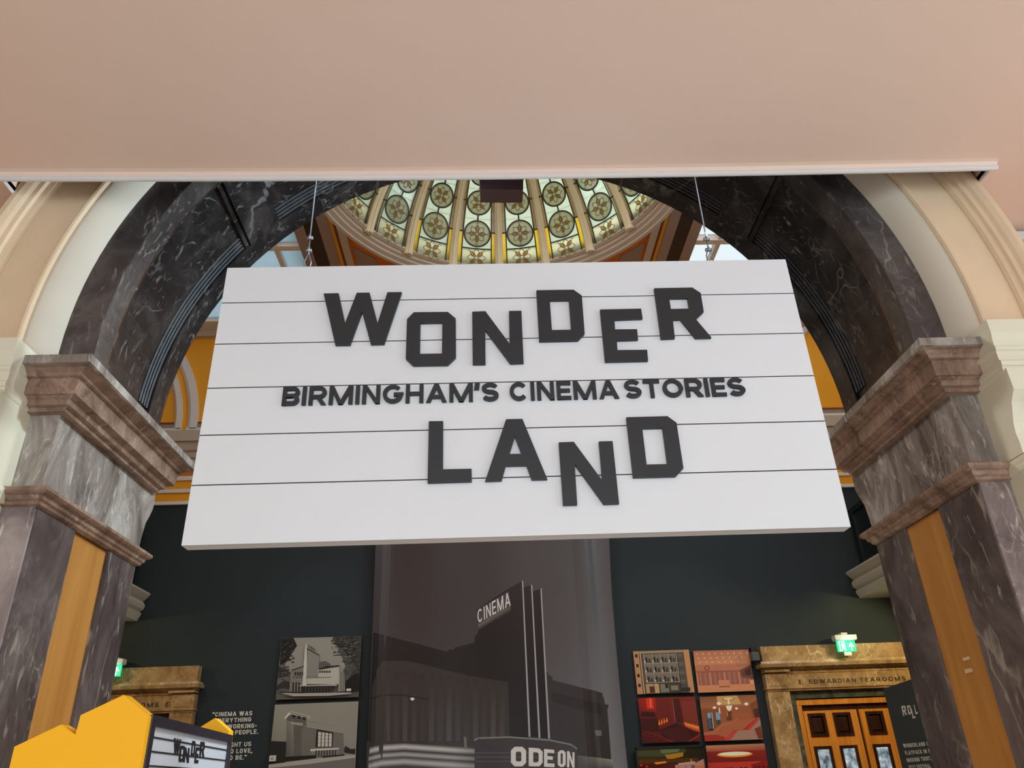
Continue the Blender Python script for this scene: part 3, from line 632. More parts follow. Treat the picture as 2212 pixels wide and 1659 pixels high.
# =================================================================== HALL SHELL
struct(obj('wall_back', bx(-7.8, 7.8, YW, YW+0.2, 0, 6.07), M['charcoal']))
struct(obj('wall_hall_left', bx(-7.9, -7.7, 3.0, YW+0.2, 0, 9.6), M['charcoal']))
struct(obj('wall_hall_right', bx(7.7, 7.9, 3.0, YW+0.2, 0, 9.6), M['charcoal']))
def zr(k): return 1.6+k*YW
# painted cornice above the dark wall
bands = [(0.3445, 0.349, 'whitepaint', 0.05), (0.349, 0.361, 'yellowwall', 0.02), (0.361, 0.366, 'whitepaint', 0.06), (0.366, 0.378, 'yellowwall', 0.03), (0.378, 0.384, 'whitepaint', 0.07), (0.384, 0.391, 'orange', 0.05)]
cn = thing('hall_cornice', 'cream cornice with ochre stripes between the dark wall and the ochre wall', 'cornice', (0, YW, 6.07))
for a, b_, mt, pr in bands:
    part('stripe', bx(-7.7, 7.7, YW-pr, YW+0.2, zr(a), zr(b_)), M[mt], cn)
b = NB(); prof = [(0.391, 0.06), (0.395, 0.10), (0.407, 0.12), (0.4085, 0.16), (0.415, 0.18), (0.417, 0.24), (0.427, 0.28), (0.4275, 0.34), (0.441, 0.36), (0.443, 0.36)]
L = [[(X, YW+0.2, zr(0.391))]+[(X, YW-p, zr(k)) for k, p in prof]+[(X, YW+0.2, zr(0.443))] for X in (-7.7, 7.7)]
loft(b, L); part('moulding', b, M['greypaint'], cn)
struct(obj('wall_upper', bx(-7.8, 7.8, YW, YW+0.2, zr(0.443), 9.7), M['yellowwall']))
# white frames of the lunettes and spandrels on the ochre wall
def frame_arc(name, c, r, w, a0, a1, parent, d=0.06):
    b = NB(); arc_sweep(b, [(r, YW), (r, YW-d*0.5), (r+w*0.3, YW-d), (r+w, YW-d), (r+w, YW)], c, a0, a1, 40); return part(name, b, M['whitepaint'], parent)
for s in (-1, 1):
    xc = -0.02+s*8.18; zb = zr(0.4555)
    lu = thing('lunette_frame', 'white lunette frame on the ochre wall seen %s of the board' % ('left' if s < 0 else 'right'), 'moulding', (xc, YW, zb), 'white frames on the ochre wall')
    aa = (0.0, math.radians(72)) if s < 0 else (PI-math.radians(72), PI)
    for nm, r, w in (('inner_arch', 2.49, 0.13), ('outer_arch', 2.73, 0.18)): frame_arc(nm, (xc, zb), r, w, aa[0], aa[1], lu)
    for u0, u1 in ((2.62, 0.55), (2.73, 6.0)):
        a0, a1 = u0, u1
        x0, x1 = sorted((xc-s*a0, xc-s*a1)); part('sill', bx(x0, x1, YW-0.06, YW, zb-0.05, zb+0.015), M['whitepaint'], lu)
        a0 = u0-0.13 if u1 < u0 else u0+0.18
        x0, x1 = sorted((xc-s*a0, xc-s*a1)); part('sill_shade_strip', bx(x0, x1, YW-0.03, YW, zb+0.015, zb+0.10), M['taupe'], lu); part('groove', bx(x0, x1, YW-0.02, YW, zb+0.10, zb+0.15), M['browngroove'], lu)  # taupe strip paints in the shadow above the sill
struct(obj('trim_7', bx(-7.7, 7.7, YW-0.12, YW, 9.46, 9.6), M['greypaint']))

# hall ceiling: orange square with the dome opening, beams each side, skylights outside them
DX, DY, DZ = HC; RO = 2.86
sq = 2.60
bm = NB(); n = 80; a_, b_ = [], []
y0c, y1c = DY-4.5, YW
for i in range(n+1):
    a = 2*PI*i/n; c, s = math.cos(a), math.sin(a)
    a_.append((DX+RO*c, DY+RO*s))
# ceiling plate as ring strip to a rectangle
rx, ry0, ry1 = 3.0, 3.0-DY, YW-DY
def rectp(a):
    c, s = math.cos(a), math.sin(a); t = 1e9
    if abs(c) > 1e-9: t = min(t, rx/abs(c))
    if s > 1e-9: t = min(t, ry1/s)
    if s < -1e-9: t = min(t, ry0/s)
    return (DX+c*t, DY+s*t)
angs = sorted([2*PI*i/n for i in range(n)]+[math.atan2(ry1, rx), math.atan2(ry1, -rx), math.atan2(ry0, -rx) % (2*PI), math.atan2(ry0, rx) % (2*PI)])
angs.append(angs[0]+2*PI)
RI = min(RO, 2.9)
loft(bm, [[(DX+RI*math.cos(a), DY+RI*math.sin(a), DZ), (*rectp(a), DZ), (*rectp(a), DZ+0.25), (DX+RI*math.cos(a), DY+RI*math.sin(a), DZ+0.25)] for a in angs], True, False)
struct(obj('ceiling', bm, M['orange']))
# cream triangular panels in the corners between ring and beams
for sx_ in (-1, 1):
    for sy_ in (-1, 1):
        t0 = math.radians(48); pts = []
        for i in range(9):
            a = math.radians(42+i*4.2); r = RO+0.28; pts.append((DX+sx_*r*math.sin(a), DY+sy_*r*math.cos(a)))
        pts = [(x, y) for x, y in pts if abs(x-DX) < 2.44]
        xe = DX+sx_*2.45
        poly = pts+[(xe, pts[-1][1]), (xe, DY+sy_*3.3), (pts[0][0], DY+sy_*3.3)]
        b = NB(); extrude_poly(b, [(x, y, DZ-0.012) for x, y in poly], (0, 0, 0.03)); struct(obj('trim_8', b, M['taupe']))
def along(name, x0, x1, z0, z1, mat, parent=None): return part(name, bx(x0, x1, 3.64, YW-0.01, z0, z1), M[mat], parent)
for s in (-1, 1):
    t = thing('ceiling_beam', 'dark brown ceiling beam with taupe edges on the %s of the dome' % ('left' if s < 0 else 'right'), 'beam', (DX+s*3.0, DY, 9.5), 'beams beside the dome')
    def sp(a, b): return tuple(sorted((DX+s*a, DX+s*b)))
    along('dark_soffit', *sp(2.90, 3.13), 9.56, 9.9, 'brown', t)
    along('edge_strip', *sp(3.13, 3.31), 9.55, 9.9, 'taupe', t)
    along('edge_strip', *sp(2.73, 2.90), 9.55, 9.9, 'taupe', t)
    along('gold_strip', *sp(2.67, 2.73), 9.57, 9.9, 'gold', t)
    along('groove', *sp(2.625, 2.67), 9.585, 9.9, 'browngroove', t)
    along('cream_strip', *sp(2.50, 2.625), 9.57, 9.9, 'greypaint', t)
# side skylights: frame bars and separate panes
for s in (-1, 1):
    t = thing('skylight', ('bright clear skylight above the right end of the board' if s > 0 else 'frosted skylight above the left end of the board'), 'skylight', (DX+s*5.3, DY, 9.6), 'hall skylights')
    def sp(a, b): return tuple(sorted((DX+s*a, DX+s*b)))
    ux = [3.32, 3.72, 5.0, 6.2, 7.3]; uy = [3.64, 5.9, 8.1, 10.34, 12.6]
    for u in ux[1:]:
        a, b2 = sp(u-0.04, u+0.04); part('bar', bx(a, b2, 3.64, YW-0.01, 9.58, 9.70), M['whitepaint'], t)
    for v in uy[1:]:
        a, b2 = sp(3.32, 7.36); part('bar', bx(a, b2, v-0.06, v+0.06, 9.57, 9.70), M['whitepaint'], t)
    for i in range(4):
        for j in range(4):
            a, b2 = sp(ux[i], ux[i+1]); part('pane', bx(a, b2, uy[j], uy[j+1], 9.655, 9.665), M['skyright' if s > 0 else 'skyleft'], t)
    a, b2 = sp(7.34, 7.95 if s < 0 else 7.39)
    part('edge', bx(min(a, b2), max(a, b2), 3.64, YW, 9.58, 9.75), M['whitepaint'], t)
    part('edge', bx(*sp(3.32, 7.36), 12.6, YW-0.01, 9.60, 9.75), M['whitepaint'], t)

# =================================================================== STAINED GLASS DOME
dome = thing('stained_glass_dome', 'stained glass dome with painted roundels above the hanging board', 'dome', HC)
PH0 = 0.20; RSP = HR/math.cos(PH0); NP = 20; DA = PI/NP
def dsurf(ph, al, off=0.0):
    r = (RSP-off)*math.cos(ph); return Vector((r*math.sin(al), r*math.cos(al), (RSP-off)*math.sin(ph)-RSP*math.sin(PH0)))
def dobj(name, bm, mat, k, parent=None, lab=None):
    me = bm if isinstance(bm, bpy.types.Mesh) else mesh_of(name, bm)
    o = link(name, me, mat, parent or dome)
    if parent is None: o.rotation_euler.z = -(k+0.5)*2*DA
    return o
def patch(ph0, ph1, a0, a1, off, nph=4, nal=3, thick=0.012):
    b = NB(); g = {}
    for lay, of in ((0, off), (1, off-thick)):
        for i in range(nph+1):
            for j in range(nal+1):
                g[lay, i, j] = b.verts.new(dsurf(ph0+(ph1-ph0)*i/nph, a0+(a1-a0)*j/nal, of))
    for i in range(nph):
        for j in range(nal):
            b.faces.new((g[0, i, j], g[0, i, j+1], g[0, i+1, j+1], g[0, i+1, j]))
    for i in range(nph):
        for j in (0, nal): b.faces.new((g[0, i, j], g[0, i+1, j], g[1, i+1, j], g[1, i, j]))
    for j in range(nal):
        for i in (0, nph): b.faces.new((g[0, i, j], g[0, i, j+1], g[1, i, j+1], g[1, i, j]))
    return b
HB, HI = DA*0.90, DA*0.66              # border strips between HI and HB, rib beyond HB
RC = [0.42, 0.625, 0.805]
def rad(ph): return 0.60*DA*RSP*math.cos(ph)
def loc2(ph, u, v, off):
    p = ph+v/RSP; return dsurf(p, u/(RSP*math.cos(ph)), off)
def stroke(b, pts, w, off, ph):
    n = len(pts)
    for i in range(n-1):
        (x0, y0), (x1, y1) = pts[i], pts[i+1]; d = math.hypot(x1-x0, y1-y0) or 1e-6
        nx, ny = -(y1-y0)/d*w/2, (x1-x0)/d*w/2
        b.faces.new([b.verts.new(loc2(ph, x, y, off)) for x, y in ((x0+nx, y0+ny), (x1+nx, y1+ny), (x1-nx, y1-ny), (x0-nx, y0-ny))])
def circ(cx, cy, r, n=28, ex=1): return [(cx+r*math.cos(2*PI*i/n), cy+r*math.sin(2*PI*i/n)*ex) for i in range(n+1)]
def petal(a, r0, r1, w, n=8):
    L, R_ = [], []
    for i in range(n+1):
        t = i/n; r = r0+(r1-r0)*t; h = w*math.sin(PI*t**0.8)
        L.append((r*math.cos(a)-h*math.sin(a), r*math.sin(a)+h*math.cos(a))); R_.append((r*math.cos(a)+h*math.sin(a), r*math.sin(a)-h*math.cos(a)))
    return L+R_[::-1]
def flower(ph, R, rot, square):
    bl, bp = NB(), []
    for k in range(4):
        a = rot+k*PI/2
        q = petal(a, 0.16*R, 0.70*R, 0.15*R); bq = NB(); bq.faces.new([bq.verts.new(loc2(ph, x, y, 0.030)) for x, y in q]); bp.append(mesh_of('petal', bq))
        stroke(bl, q+[q[0]], 0.030*R+0.006, 0.033, ph)
        q2 = petal(a+PI/4, 0.15*R, 0.72*R, 0.22*R); stroke(bl, q2+[q2[0]], 0.03*R+0.005, 0.033, ph)
        tip = [(0.70*R*math.cos(a), 0.70*R*math.sin(a)), (0.82*R*math.cos(a), 0.82*R*math.sin(a))]; stroke(bl, tip, 0.03*R, 0.033, ph)
        for dd in (-0.14, 0.14):
            stroke(bl, [tip[1], (0.88*R*math.cos(a+dd), 0.88*R*math.sin(a+dd))], 0.04*R, 0.033, ph)
    stroke(bl, circ(0, 0, 0.12*R, 14), 0.04*R, 0.034, ph)
    if not square: stroke(bl, circ(0, 0, 0.93*R, 36), 0.02*R+0.002, 0.033, ph)
    return bl, bp
lib = {}
def build_panel(k):
    al = (k+0.5)*2*DA
    if not lib:
        lib['sq'] = mesh_of('square_pane', patch(0.205, 0.315, -HI, HI, 0.012))
        edges = [0.315, 0.522, 0.715, 0.92]
        lib['bg'] = [[mesh_of('background_pane', patch(edges[i], edges[i+1], *(sd), 0.0)) for sd in ((-HI, 0), (0, HI))] for i in range(3)]
        be = [0.205, 0.43, 0.635, 0.815, 0.92]
        lib['bd'] = [[mesh_of('border_pane', patch(be[i], be[i+1], *(sd), 0.006, 3, 1)) for sd in ((-HB, -HI), (HI, HB))] for i in range(4)]
        lib['rd'] = []; lib['fl'] = []
        for i, ph in enumerate(RC):
            R = rad(ph); b = NB(); c = b.verts.new(loc2(ph, 0, 0, 0.02)); rg = [b.verts.new(loc2(ph, x, y, 0.02)) for x, y in circ(0, 0, R)[:-1]]
            rb = [b.verts.new(loc2(ph, x, y, 0.004)) for x, y in circ(0, 0, R)[:-1]]
            for j in range(28):
                b.faces.new((c, rg[j], rg[(j+1) % 28])); b.faces.new((rg[j], rb[j], rb[(j+1) % 28], rg[(j+1) % 28]))
            lib['rd'].append(mesh_of('roundel', b))
            bl, bp = flower(ph, R, PI/4 if i == 1 else 0, False); lib['fl'].append((mesh_of('painted_line', bl), bp))
        bl, bp = flower(0.255, rad(0.255)*0.95, PI/4, True); lib['fs'] = (mesh_of('painted_line', bl), bp)
        b = NB(); w = 0.026
        for ph in RC:
            stroke(b, circ(0, 0, rad(ph)+0.004, 36), w, 0.036, ph)
        def cl(ph0, a0, ph1, a1, n=6, ww=w):
            for i in range(n):
                p0, p1 = ph0+(ph1-ph0)*i/n, ph0+(ph1-ph0)*(i+1)/n; q0, q1 = a0+(a1-a0)*i/n, a0+(a1-a0)*(i+1)/n
                A, B = dsurf(p0, q0, 0.036), dsurf(p1, q1, 0.036); d = (B-A).normalized(); nn = A.normalized().cross(d).normalized()*ww/2
                b.faces.new([b.verts.new(x) for x in (A+nn, B+nn, B-nn, A-nn)])
        for a in (-HI, HI, -HB, HB): cl(0.205, a, 0.92, a, 18, 0.020)
        cl(0.318, -HI, 0.318, HI)
        for i in range(2): cl(RC[i]+rad(RC[i])/RSP, 0, RC[i+1]-rad(RC[i+1])/RSP, 0, 2)
        for ph in RC:
            for s in (-1, 1): cl(ph+0.01, s*HI, ph+0.01, s*HB, 1)
        lib['cm'] = mesh_of('came', b)
        lib['up'] = mesh_of('upper_pane', patch(0.92, 1.5, -HB, HB, 0.0, 8, 3))
        lib['lo'] = mesh_of('plain_pane', patch(0.205, 0.92, -HB, HB, 0.0, 8, 3))
    dobj('upper_pane', lib['up'], M['glasspale'], k)
    ang = (k+0.5)*18
    ang = ang-360 if ang > 180 else ang
    if abs(ang) > 84:
        dobj('plain_pane', lib['lo'], M['glasspale'], k); return
    sqp = dobj('square_pane', lib['sq'], M['glasssquare'], k)
    dobj('painted_line', lib['fs'][0], M['line'], k, sqp); [dobj('petal', m_, M['petal'], k, sqp) for m_ in lib['fs'][1]]
    for row in lib['bg']:
        for me in row: dobj('background_pane', me, M['glasspale'], k)
    for i, row in enumerate(lib['bd']):
        for me in row:
            o = dobj('border_pane', me, None, k)
            if not me.materials: me.materials.append(M['glassbrown'])
            if i == 0 and k in (0, 1, 19, 18):
                o.material_slots[0].link = 'OBJECT'; o.material_slots[0].material = M['glassyellow']
    for me, fl in zip(lib['rd'], lib['fl']):
        r = dobj('roundel', me, M['glassround'], k)
        dobj('painted_line', fl[0], M['line'], k, r); [dobj('petal', m_, M['petal'], k, r) for m_ in fl[1]]
    dobj('came', lib['cm'], M['came'], k)
for k in range(NP): build_panel(k)
# moulded ribs
b = NB(); L = []
for i in range(25):
    ph = 0.17+(1.5-0.17)*i/24; w = 0.062*math.cos(ph)+0.012; c = dsurf(ph, 0, 0); nrm = Vector((0, c.y, c.z+RSP*math.sin(PH0))).normalized()
    L.append([c+Vector((dx, 0, 0))-nrm*of for dx, of in ((-w, -0.02), (-w, 0.03), (-w*0.75, 0.055), (-w*0.5, 0.06), (-w*0.35, 0.085), (w*0.35, 0.085), (w*0.5, 0.06), (w*0.75, 0.055), (w, 0.03), (w, -0.02))])
loft(b, L); rm = mesh_of('rib', b)
for k in range(NP):
    o = link('rib', rm, M['cream'], dome); o.rotation_euler.z = -k*2*DA
b = NB(); prof = [(HR-0.03, 0.03), (HR-0.03, -0.01), (HR+0.02, -0.03), (HR+0.05, -0.03), (HR+0.055, -0.07), (HR+0.11, -0.085), (HR+0.115, -0.12), (HR+0.19, -0.14), (HR+0.195, -0.17), (HR+0.25, -0.17), (HR+0.26, -0.08), (HR+0.27, 0.04), (HR+0.27, 0.2), (HR+0.05, 0.2), (HR+0.02, 0.03)]
L = [[(r*math.cos(2*PI*i/96), r*math.sin(2*PI*i/96), z) for r, z in prof] for i in range(97)]
loft(b, L, True, False); bmesh.ops.remove_doubles(b, verts=b.verts, dist=1e-5); link('ring_moulding', mesh_of('ring_moulding', b), M['greypaint'], dome)
b = NB(); prof = [(0.0, 0.06), (0.25, 0.06), (0.30, 0.0), (0.0, -0.03)]
L = [[(r*math.cos(2*PI*i/24), r*math.sin(2*PI*i/24), RSP*(1-math.sin(PH0))-0.02+z) for r, z in prof] for i in range(25)]
loft(b, L, True, False); link('crown_boss', mesh_of('crown_boss', b), M['cream'], dome)

# =================================================================== SIDE GALLERIES (cornices seen beside the piers)
for s in (-1, 1):
    x = 6.1 if s > 0 else -5.6
    t = thing('gallery_cornice', 'grey stone gallery cornice jutting out beside the %s pier' % ('left' if s < 0 else 'right'), 'cornice', (s*6.9, 9, 4.2), 'gallery cornices')
    e = s*7.7
    prof = [(x+s*0.14, 4.12), (x+s*0.10, 4.20), (x+s*0.09, 4.24), (x+s*0.12, 4.26), (x+s*0.07, 4.30), (x+s*0.05, 4.36), (x+s*0.08, 4.41), (x+s*0.10, 4.43), (x+s*0.06, 4.46), (x-s*0.0, 4.53), (x, 4.56), (e, 4.56), (e, 4.12)]
    b = NB(); loft(b, [[(a, y, z) for a, z in prof] for y in (3.7, YW-0.01)]); part('moulding', b, M['greypaint'], t)
    b = NB(); tube(b, [(x+s*0.3, YW-1.4, 4.10), (x+s*0.45, YW-1.5, 4.06), (x+s*0.6, YW-1.6, 4.10)], 0.02); part('lamp_arm', b, M['plastic'], t, True)
    b = NB(); bmesh.ops.create_uvsphere(b, u_segments=12, v_segments=8, radius=0.07, matrix=Matrix.Translation((x+s*0.55, YW-1.55, 4.05))); part('lamp_bulb', b, M['plastic'], t, True)
    g = thing('gallery_screen', 'dark bronze screen standing on the %s gallery cornice' % ('left' if s < 0 else 'right'), 'screen', (s*6.5, 9, 4.56), 'gallery screens')
    xs_ = x+s*0.30
    a, b2 = sorted((xs_, xs_+s*0.05))
    part('panel', bx(a, b2, 3.7, YW-0.05, 4.6, 5.55), M['bronze'], g)
    part('rail', bx(a-0.03, b2+0.03, 3.7, YW-0.05, 5.55, 5.64), M['bronze'], g)
    part('rail', bx(a-0.03, b2+0.03, 3.7, YW-0.05, 4.56, 4.64), M['bronze'], g)
    for j in range(8):
        y = 5.5+j*1.05; part('post', bx(a-0.04, b2+0.04, y-0.05, y+0.05, 4.6, 5.6), M['bronze'], g)

# =================================================================== PICTURES
PF = 1.0
def colr(c): return tuple(min(0.9, v*PF) for v in lin(c))+(1.0,)
def picture_mesh(name, Y, layers, mat, parent, fnY=None, step=0.0001, clip=None):
    """flat print: coloured polygons on the picture's own plane; layers = (pixel points, colour or list of colours)"""
    bm = NB(); cl = bm.loops.layers.float_color.new('Col')
    for i, (pts, c) in enumerate(layers):
        y = Y-0.002-step*i
        w = [P(px, py, Y) for px, py in pts]
        if clip: w = [Vector((min(max(p.x, clip[0]), clip[1]), p.y, min(max(p.z, clip[2]), clip[3]))) for p in w]
        vs2 = [Vector((p.x, p.z, 0)) for p in w]
        verts = []
        for p in w:
            verts.append(bm.verts.new((p.x, y, p.z)))
        cols = [colr(k) for k in c] if isinstance(c[0], (tuple, list)) else [colr(c)]*len(pts)
        tris = [tuple(range(4))] if len(pts) == 4 and isinstance(c[0], (tuple, list)) else tessellate_polygon([vs2])
        for t in tris:
            try: f = bm.faces.new([verts[k] for k in t])
            except ValueError: continue
            for lp, k in zip(f.loops, t): lp[cl] = cols[k]
    if fnY:
        xa, xb = min(v.co.x for v in bm.verts), max(v.co.x for v in bm.verts)
        for i in range(1, 60):
            bmesh.ops.bisect_plane(bm, geom=bm.verts[:]+bm.edges[:]+bm.faces[:], plane_co=(xa+(xb-xa)*i/60, 0, 0), plane_no=(1, 0, 0))
        for v in bm.verts: v.co.y += fnY(v.co.x, v.co.z)
    me = bpy.data.meshes.new(name)
    bm.normal_update()
    for f in bm.faces:
        if f.normal.y > 0: f.normal_flip()
    bm.to_mesh(me); bm.free()
    o = link(name, me, mat, parent); o.matrix_parent_inverse = Matrix.Translation(-parent.location); return o
def text_layers(s, quad, col, t=0.14):
    fn = quad_map(*[Vector((x, y, 0)) for x, y in quad])
    return [([tuple(fn(u, w)[:2]) for u, w in q], col) for l in stroke_text(s, t, 0.8, False, 0.2) for q in l]
def px(ox, oy, k):
    return lambda *pts: [(ox+x*k, oy+y*k) for x, y in pts]
def rectl(x0, y0, x1, y1): return [(x0, y0), (x1, y0), (x1, y1), (x0, y1)]
def board(name, lab, cat, quad, Y, layers, mat=None, thick=0.02, edge=None, group=None, frame=0):
    c = [P(x, y, Y) for x, y in quad]
    xa, xb = (c[0].x+c[3].x)/2, (c[1].x+c[2].x)/2; za, zb = (c[0].z+c[1].z)/2, (c[2].z+c[3].z)/2
    t = thing(name, lab, cat, ((xa+xb)/2, Y, zb), group)
    part('board', bx(xa, xb, Y, Y+thick, zb, za), edge or M['blackplastic'], t)
    picture_mesh('print', Y, layers, mat or M['print'], t, clip=(xa, xb, zb, za))
    return t, (xa, xb, zb, za)

# --- big cinema banner
B2 = px(780, 1150, 0.30675)
YBN = 12.86
LY = []
bl = [(100, -120), (1745, -120), (1880, 1790), (40, 1790)]
def gq(x0, x1, y0, y1, c):  return (B2((x0, y0), (x1, y0), (x1, y1), (x0, y1)), c)
skyc = [((64,61,62), (66,63,64)), ((66,63,64), (74,72,74)), ((74,72,74), (84,83,86)), ((84,83,86), (96,97,100)), ((96,97,100), (80,82,84))]
xsl = [0.0, 0.35, 0.6, 0.8, 0.94, 1.0]
def edgeL(y): return 110-(y+120)*0.037
def edgeR(y): return 1740+max(0, y)**1.25*0.0130
ys_ = [-120, 400, 900, 1400, 1790]
for i in range(5):
    for j in range(4):
        def pt(f, y): return (edgeL(y)+(edgeR(y)-edgeL(y))*f, y)
        k0, k1 = 0.82+0.14*j, 0.82+0.14*(j+1)
        c0, c1 = skyc[i]
        def sc(c, k): return tuple(min(255, v*k) for v in c)
        LY.append((B2(pt(xsl[i], ys_[j]), pt(xsl[i+1], ys_[j]), pt(xsl[i+1], ys_[j+1]), pt(xsl[i], ys_[j+1])), [sc(c0, k0), sc(c1, k0), sc(c1, k1), sc(c0, k1)]))
base = len(LY)
def add(pts, c): LY.append((B2(*pts), c))
add([(1300,985),(1312,982),(1320,1000),(1348,1020),(1348,1040),(1705,1135),(1715,1210),(1745,1215),(1742,1245),(1735,1250),(1775,1790),(1300,1790)], (58,54,54))
add([(1330,1120),(1705,1215),(1720,1300),(1340,1190)], (48,45,46))
add([(1640,1395),(1690,1395),(1690,1435),(1650,1435)], (110,108,100))
add([(88,708),(170,725),(610,842),(615,826),(655,826),(660,810),(700,806),(708,796),(745,793),(752,784),(790,778),(800,770),(800,735),(815,720),(825,700),(820,540),(1000,420),(1135,342),(1142,345),(1190,1440),(1190,1790),(42,1790),(70,1100)], (38,36,36))
add([(150,905),(330,905),(760,1010),(1035,1055),(1045,1440),(1045,1790),(60,1790),(75,1100)], (62,58,56))
for i, x in enumerate(range(110, 1000, 62)):
    g = 52+(i*37 % 23); y0 = 960+(x-110)*0.1; add([(x, y0), (x+34, y0+6), (x+30, 1480), (x-4, 1480)], [(58,54,52), (58,54,52), (g+16, g+12, g+10), (g+16, g+12, g+10)])
add([(70,1170),(160,1140),(300,1140),(480,1175),(480,1185),(300,1150),(160,1150),(70,1182)], (44,42,42))
add([(1145,390),(1198,370),(1258,1445),(1185,1440)], (34,33,34)); add([(1210,415),(1263,395),(1328,1452),(1258,1447)], (34,33,34))
for x0, y0, x1, y1 in ((1135,342,1186,1440), (1199,370,1256,1447), (1265,395,1324,1453)): add([(x0-2,y0),(x0+6,y0),(x1+7,y1),(x1-6,y1)], (176,174,176))
add([(822,545),(1040,415),(1055,530),(826,684)], [(66,64,64),(74,72,72),(74,72,72),(96,94,92)])
add([(824,650),(1054,520),(1052,560),(826,690)], [(120,118,116),(100,98,97),(44,42,42),(44,42,42)])
LY += text_layers('CINEMA', B2((818,548),(1046,420),(1053,516),(822,640)), (222,222,220))
add([(40,1470),(800,1470),(800,1790),(40,1790)], [(60,58,57),(60,58,57),(90,88,86),(90,88,86)])
for y, w, c in ((1515, 26, 205), (1568, 22, 180), (1620, 30, 190)):
    xs2 = [55, 150, 300, 500, 650, 800]; dy = [28, 4, -6, 8, 18, 26]
    for i in range(5):
        for o, (ca, cb) in ((-w, (70, c)), (0, (c, 70))):
            ya, yb = y+dy[i]+o, y+dy[i+1]+o
            fx = 1.0 if i < 4 else 0.8
            add([(xs2[i], ya), (xs2[i+1], yb), (xs2[i+1], yb+w), (xs2[i], ya+w)], [(ca,)*3, (int(ca*fx),)*3, (int(cb*fx),)*3, (cb,)*3])
add([(1520,1570),(1770,1600),(1775,1680),(1525,1670)], [(90,88,86),(150,148,140),(70,68,66),(80,78,76)])
add([(722,1440),(742,1440),(745,1520),(728,1520)], (120,118,114))
add([(795,1460),(830,1447),(1040,1440),(1330,1462),(1480,1495),(1520,1525),(1530,1790),(815,1790)], (66,63,63))
add([(795,1458),(830,1443),(1040,1437),(1330,1458),(1480,1490),(1522,1522),(1520,1530),(1478,1500),(1330,1468),(1040,1447),(830,1455),(800,1470)], (140,138,136))
for y in (1550, 1580, 1610): add([(805,y),(1500,y+2),(1500,y+5),(805,y+4)], (110,108,107))
OD = [[(1085,1512),(1135,1512),(1160,1540),(1160,1620),(1135,1648),(1085,1645),(1055,1615),(1055,1540)], [(1090,1545),(1130,1545),(1132,1612),(1090,1612)]]
def hole_poly(o, h):
    # ring as quads between matching outlines
    out = []
    n = len(o)
    for i in range(n):
        a, b = o[i], o[(i+1) % n]
        ha, hb = h[int(i*len(h)/n) % len(h)], h[int(((i+1) % n)*len(h)/n) % len(h)]
        out.append([a, b, hb, ha] if ha != hb else [a, b, ha])
    return out
def oct(x0, y0, x1, y1, c, w, skew=0):
    o = [(x0+c, y0), (x1-c, y0), (x1, y0+c), (x1, y1-c), (x1-c, y1), (x0+c, y1), (x0, y1-c), (x0, y0+c)]
    h = [(x0+w+c*0.3, y0+w), (x1-w-c*0.3, y0+w), (x1-w, y0+w+c*0.3), (x1-w, y1-w-c*0.3), (x1-w-c*0.3, y1-w), (x0+w+c*0.3, y1-w), (x0+w, y1-w-c*0.3), (x0+w, y0+w+c*0.3)]
    return [[o[i], o[(i+1) % 8], h[(i+1) % 8], h[i]] for i in range(8)]
wh = (226,226,222)
for q in oct(1055,1510,1162,1648,26,34): add(q, wh)
for q in oct(1385,1535,1440,1652,16,20): add(q, wh)
for q in ([(1180,1516),(1212,1518),(1212,1648),(1180,1646)], [(1212,1518),(1255,1522),(1250,1550),(1212,1548)], [(1255,1522),(1278,1545),(1250,1560),(1240,1548)], [(1278,1545),(1278,1622),(1250,1610),(1250,1560)], [(1278,1622),(1255,1648),(1240,1620),(1250,1610)], [(1255,1648),(1212,1648),(1212,1620),(1245,1620)],
          [(1288,1525),(1312,1527),(1312,1652),(1288,1650)], [(1312,1527),(1360,1532),(1360,1556),(1312,1552)], [(1312,1575),(1350,1578),(1350,1602),(1312,1600)], [(1312,1626),(1362,1628),(1362,1654),(1312,1652)],
          [(1450,1540),(1466,1542),(1466,1656),(1450,1655)], [(1450,1540),(1466,1542),(1502,1658),(1488,1658)], [(1488,1548),(1502,1550),(1502,1658),(1488,1658)]): add(q, wh)
add([(348,1165),(374,1165),(376,1178),(364,1186),(350,1182)], (236,236,230))
def bill(x, z):
    return -0.06*math.exp(-((x-1.62)/0.12)**2) - 0.05*math.exp(-((x+1.78)/0.08)**2) - 0.012*math.sin(x*5.2)
bn = thing('cinema_banner', 'tall fabric banner printed with a black and white cinema tower', 'banner', (0, YBN, 0.1))
picture_mesh('print', YBN, LY, M['fabric'], bn, bill, 0.0001)
c = [P(*B2(q)[0], YBN) for q in ((110, -120), (1740, -120), (1880, 1790), (40, 1790))]
b = NB(); nx = 60; L = []
for i in range(nx+1):
    f = i/nx; tp = c[0].lerp(c[1], f); bt = c[3].lerp(c[2], f); col = []
    for j in range(13):
        p = bt.lerp(tp, j/12); col.append((p.x, YBN+0.012+bill(p.x, p.z), p.z))
    for j in range(12, -1, -1):
        p = bt.lerp(tp, j/12); col.append((p.x, YBN+0.018+bill(p.x, p.z), p.z))
    L.append(col)
loft(b, L); part('cloth', b, M['charcoal'], bn)
part('hem_rod', bx(c[0].x, c[1].x, YBN, YBN+0.04, c[0].z-0.02, c[0].z+0.03), M['blackplastic'], bn)

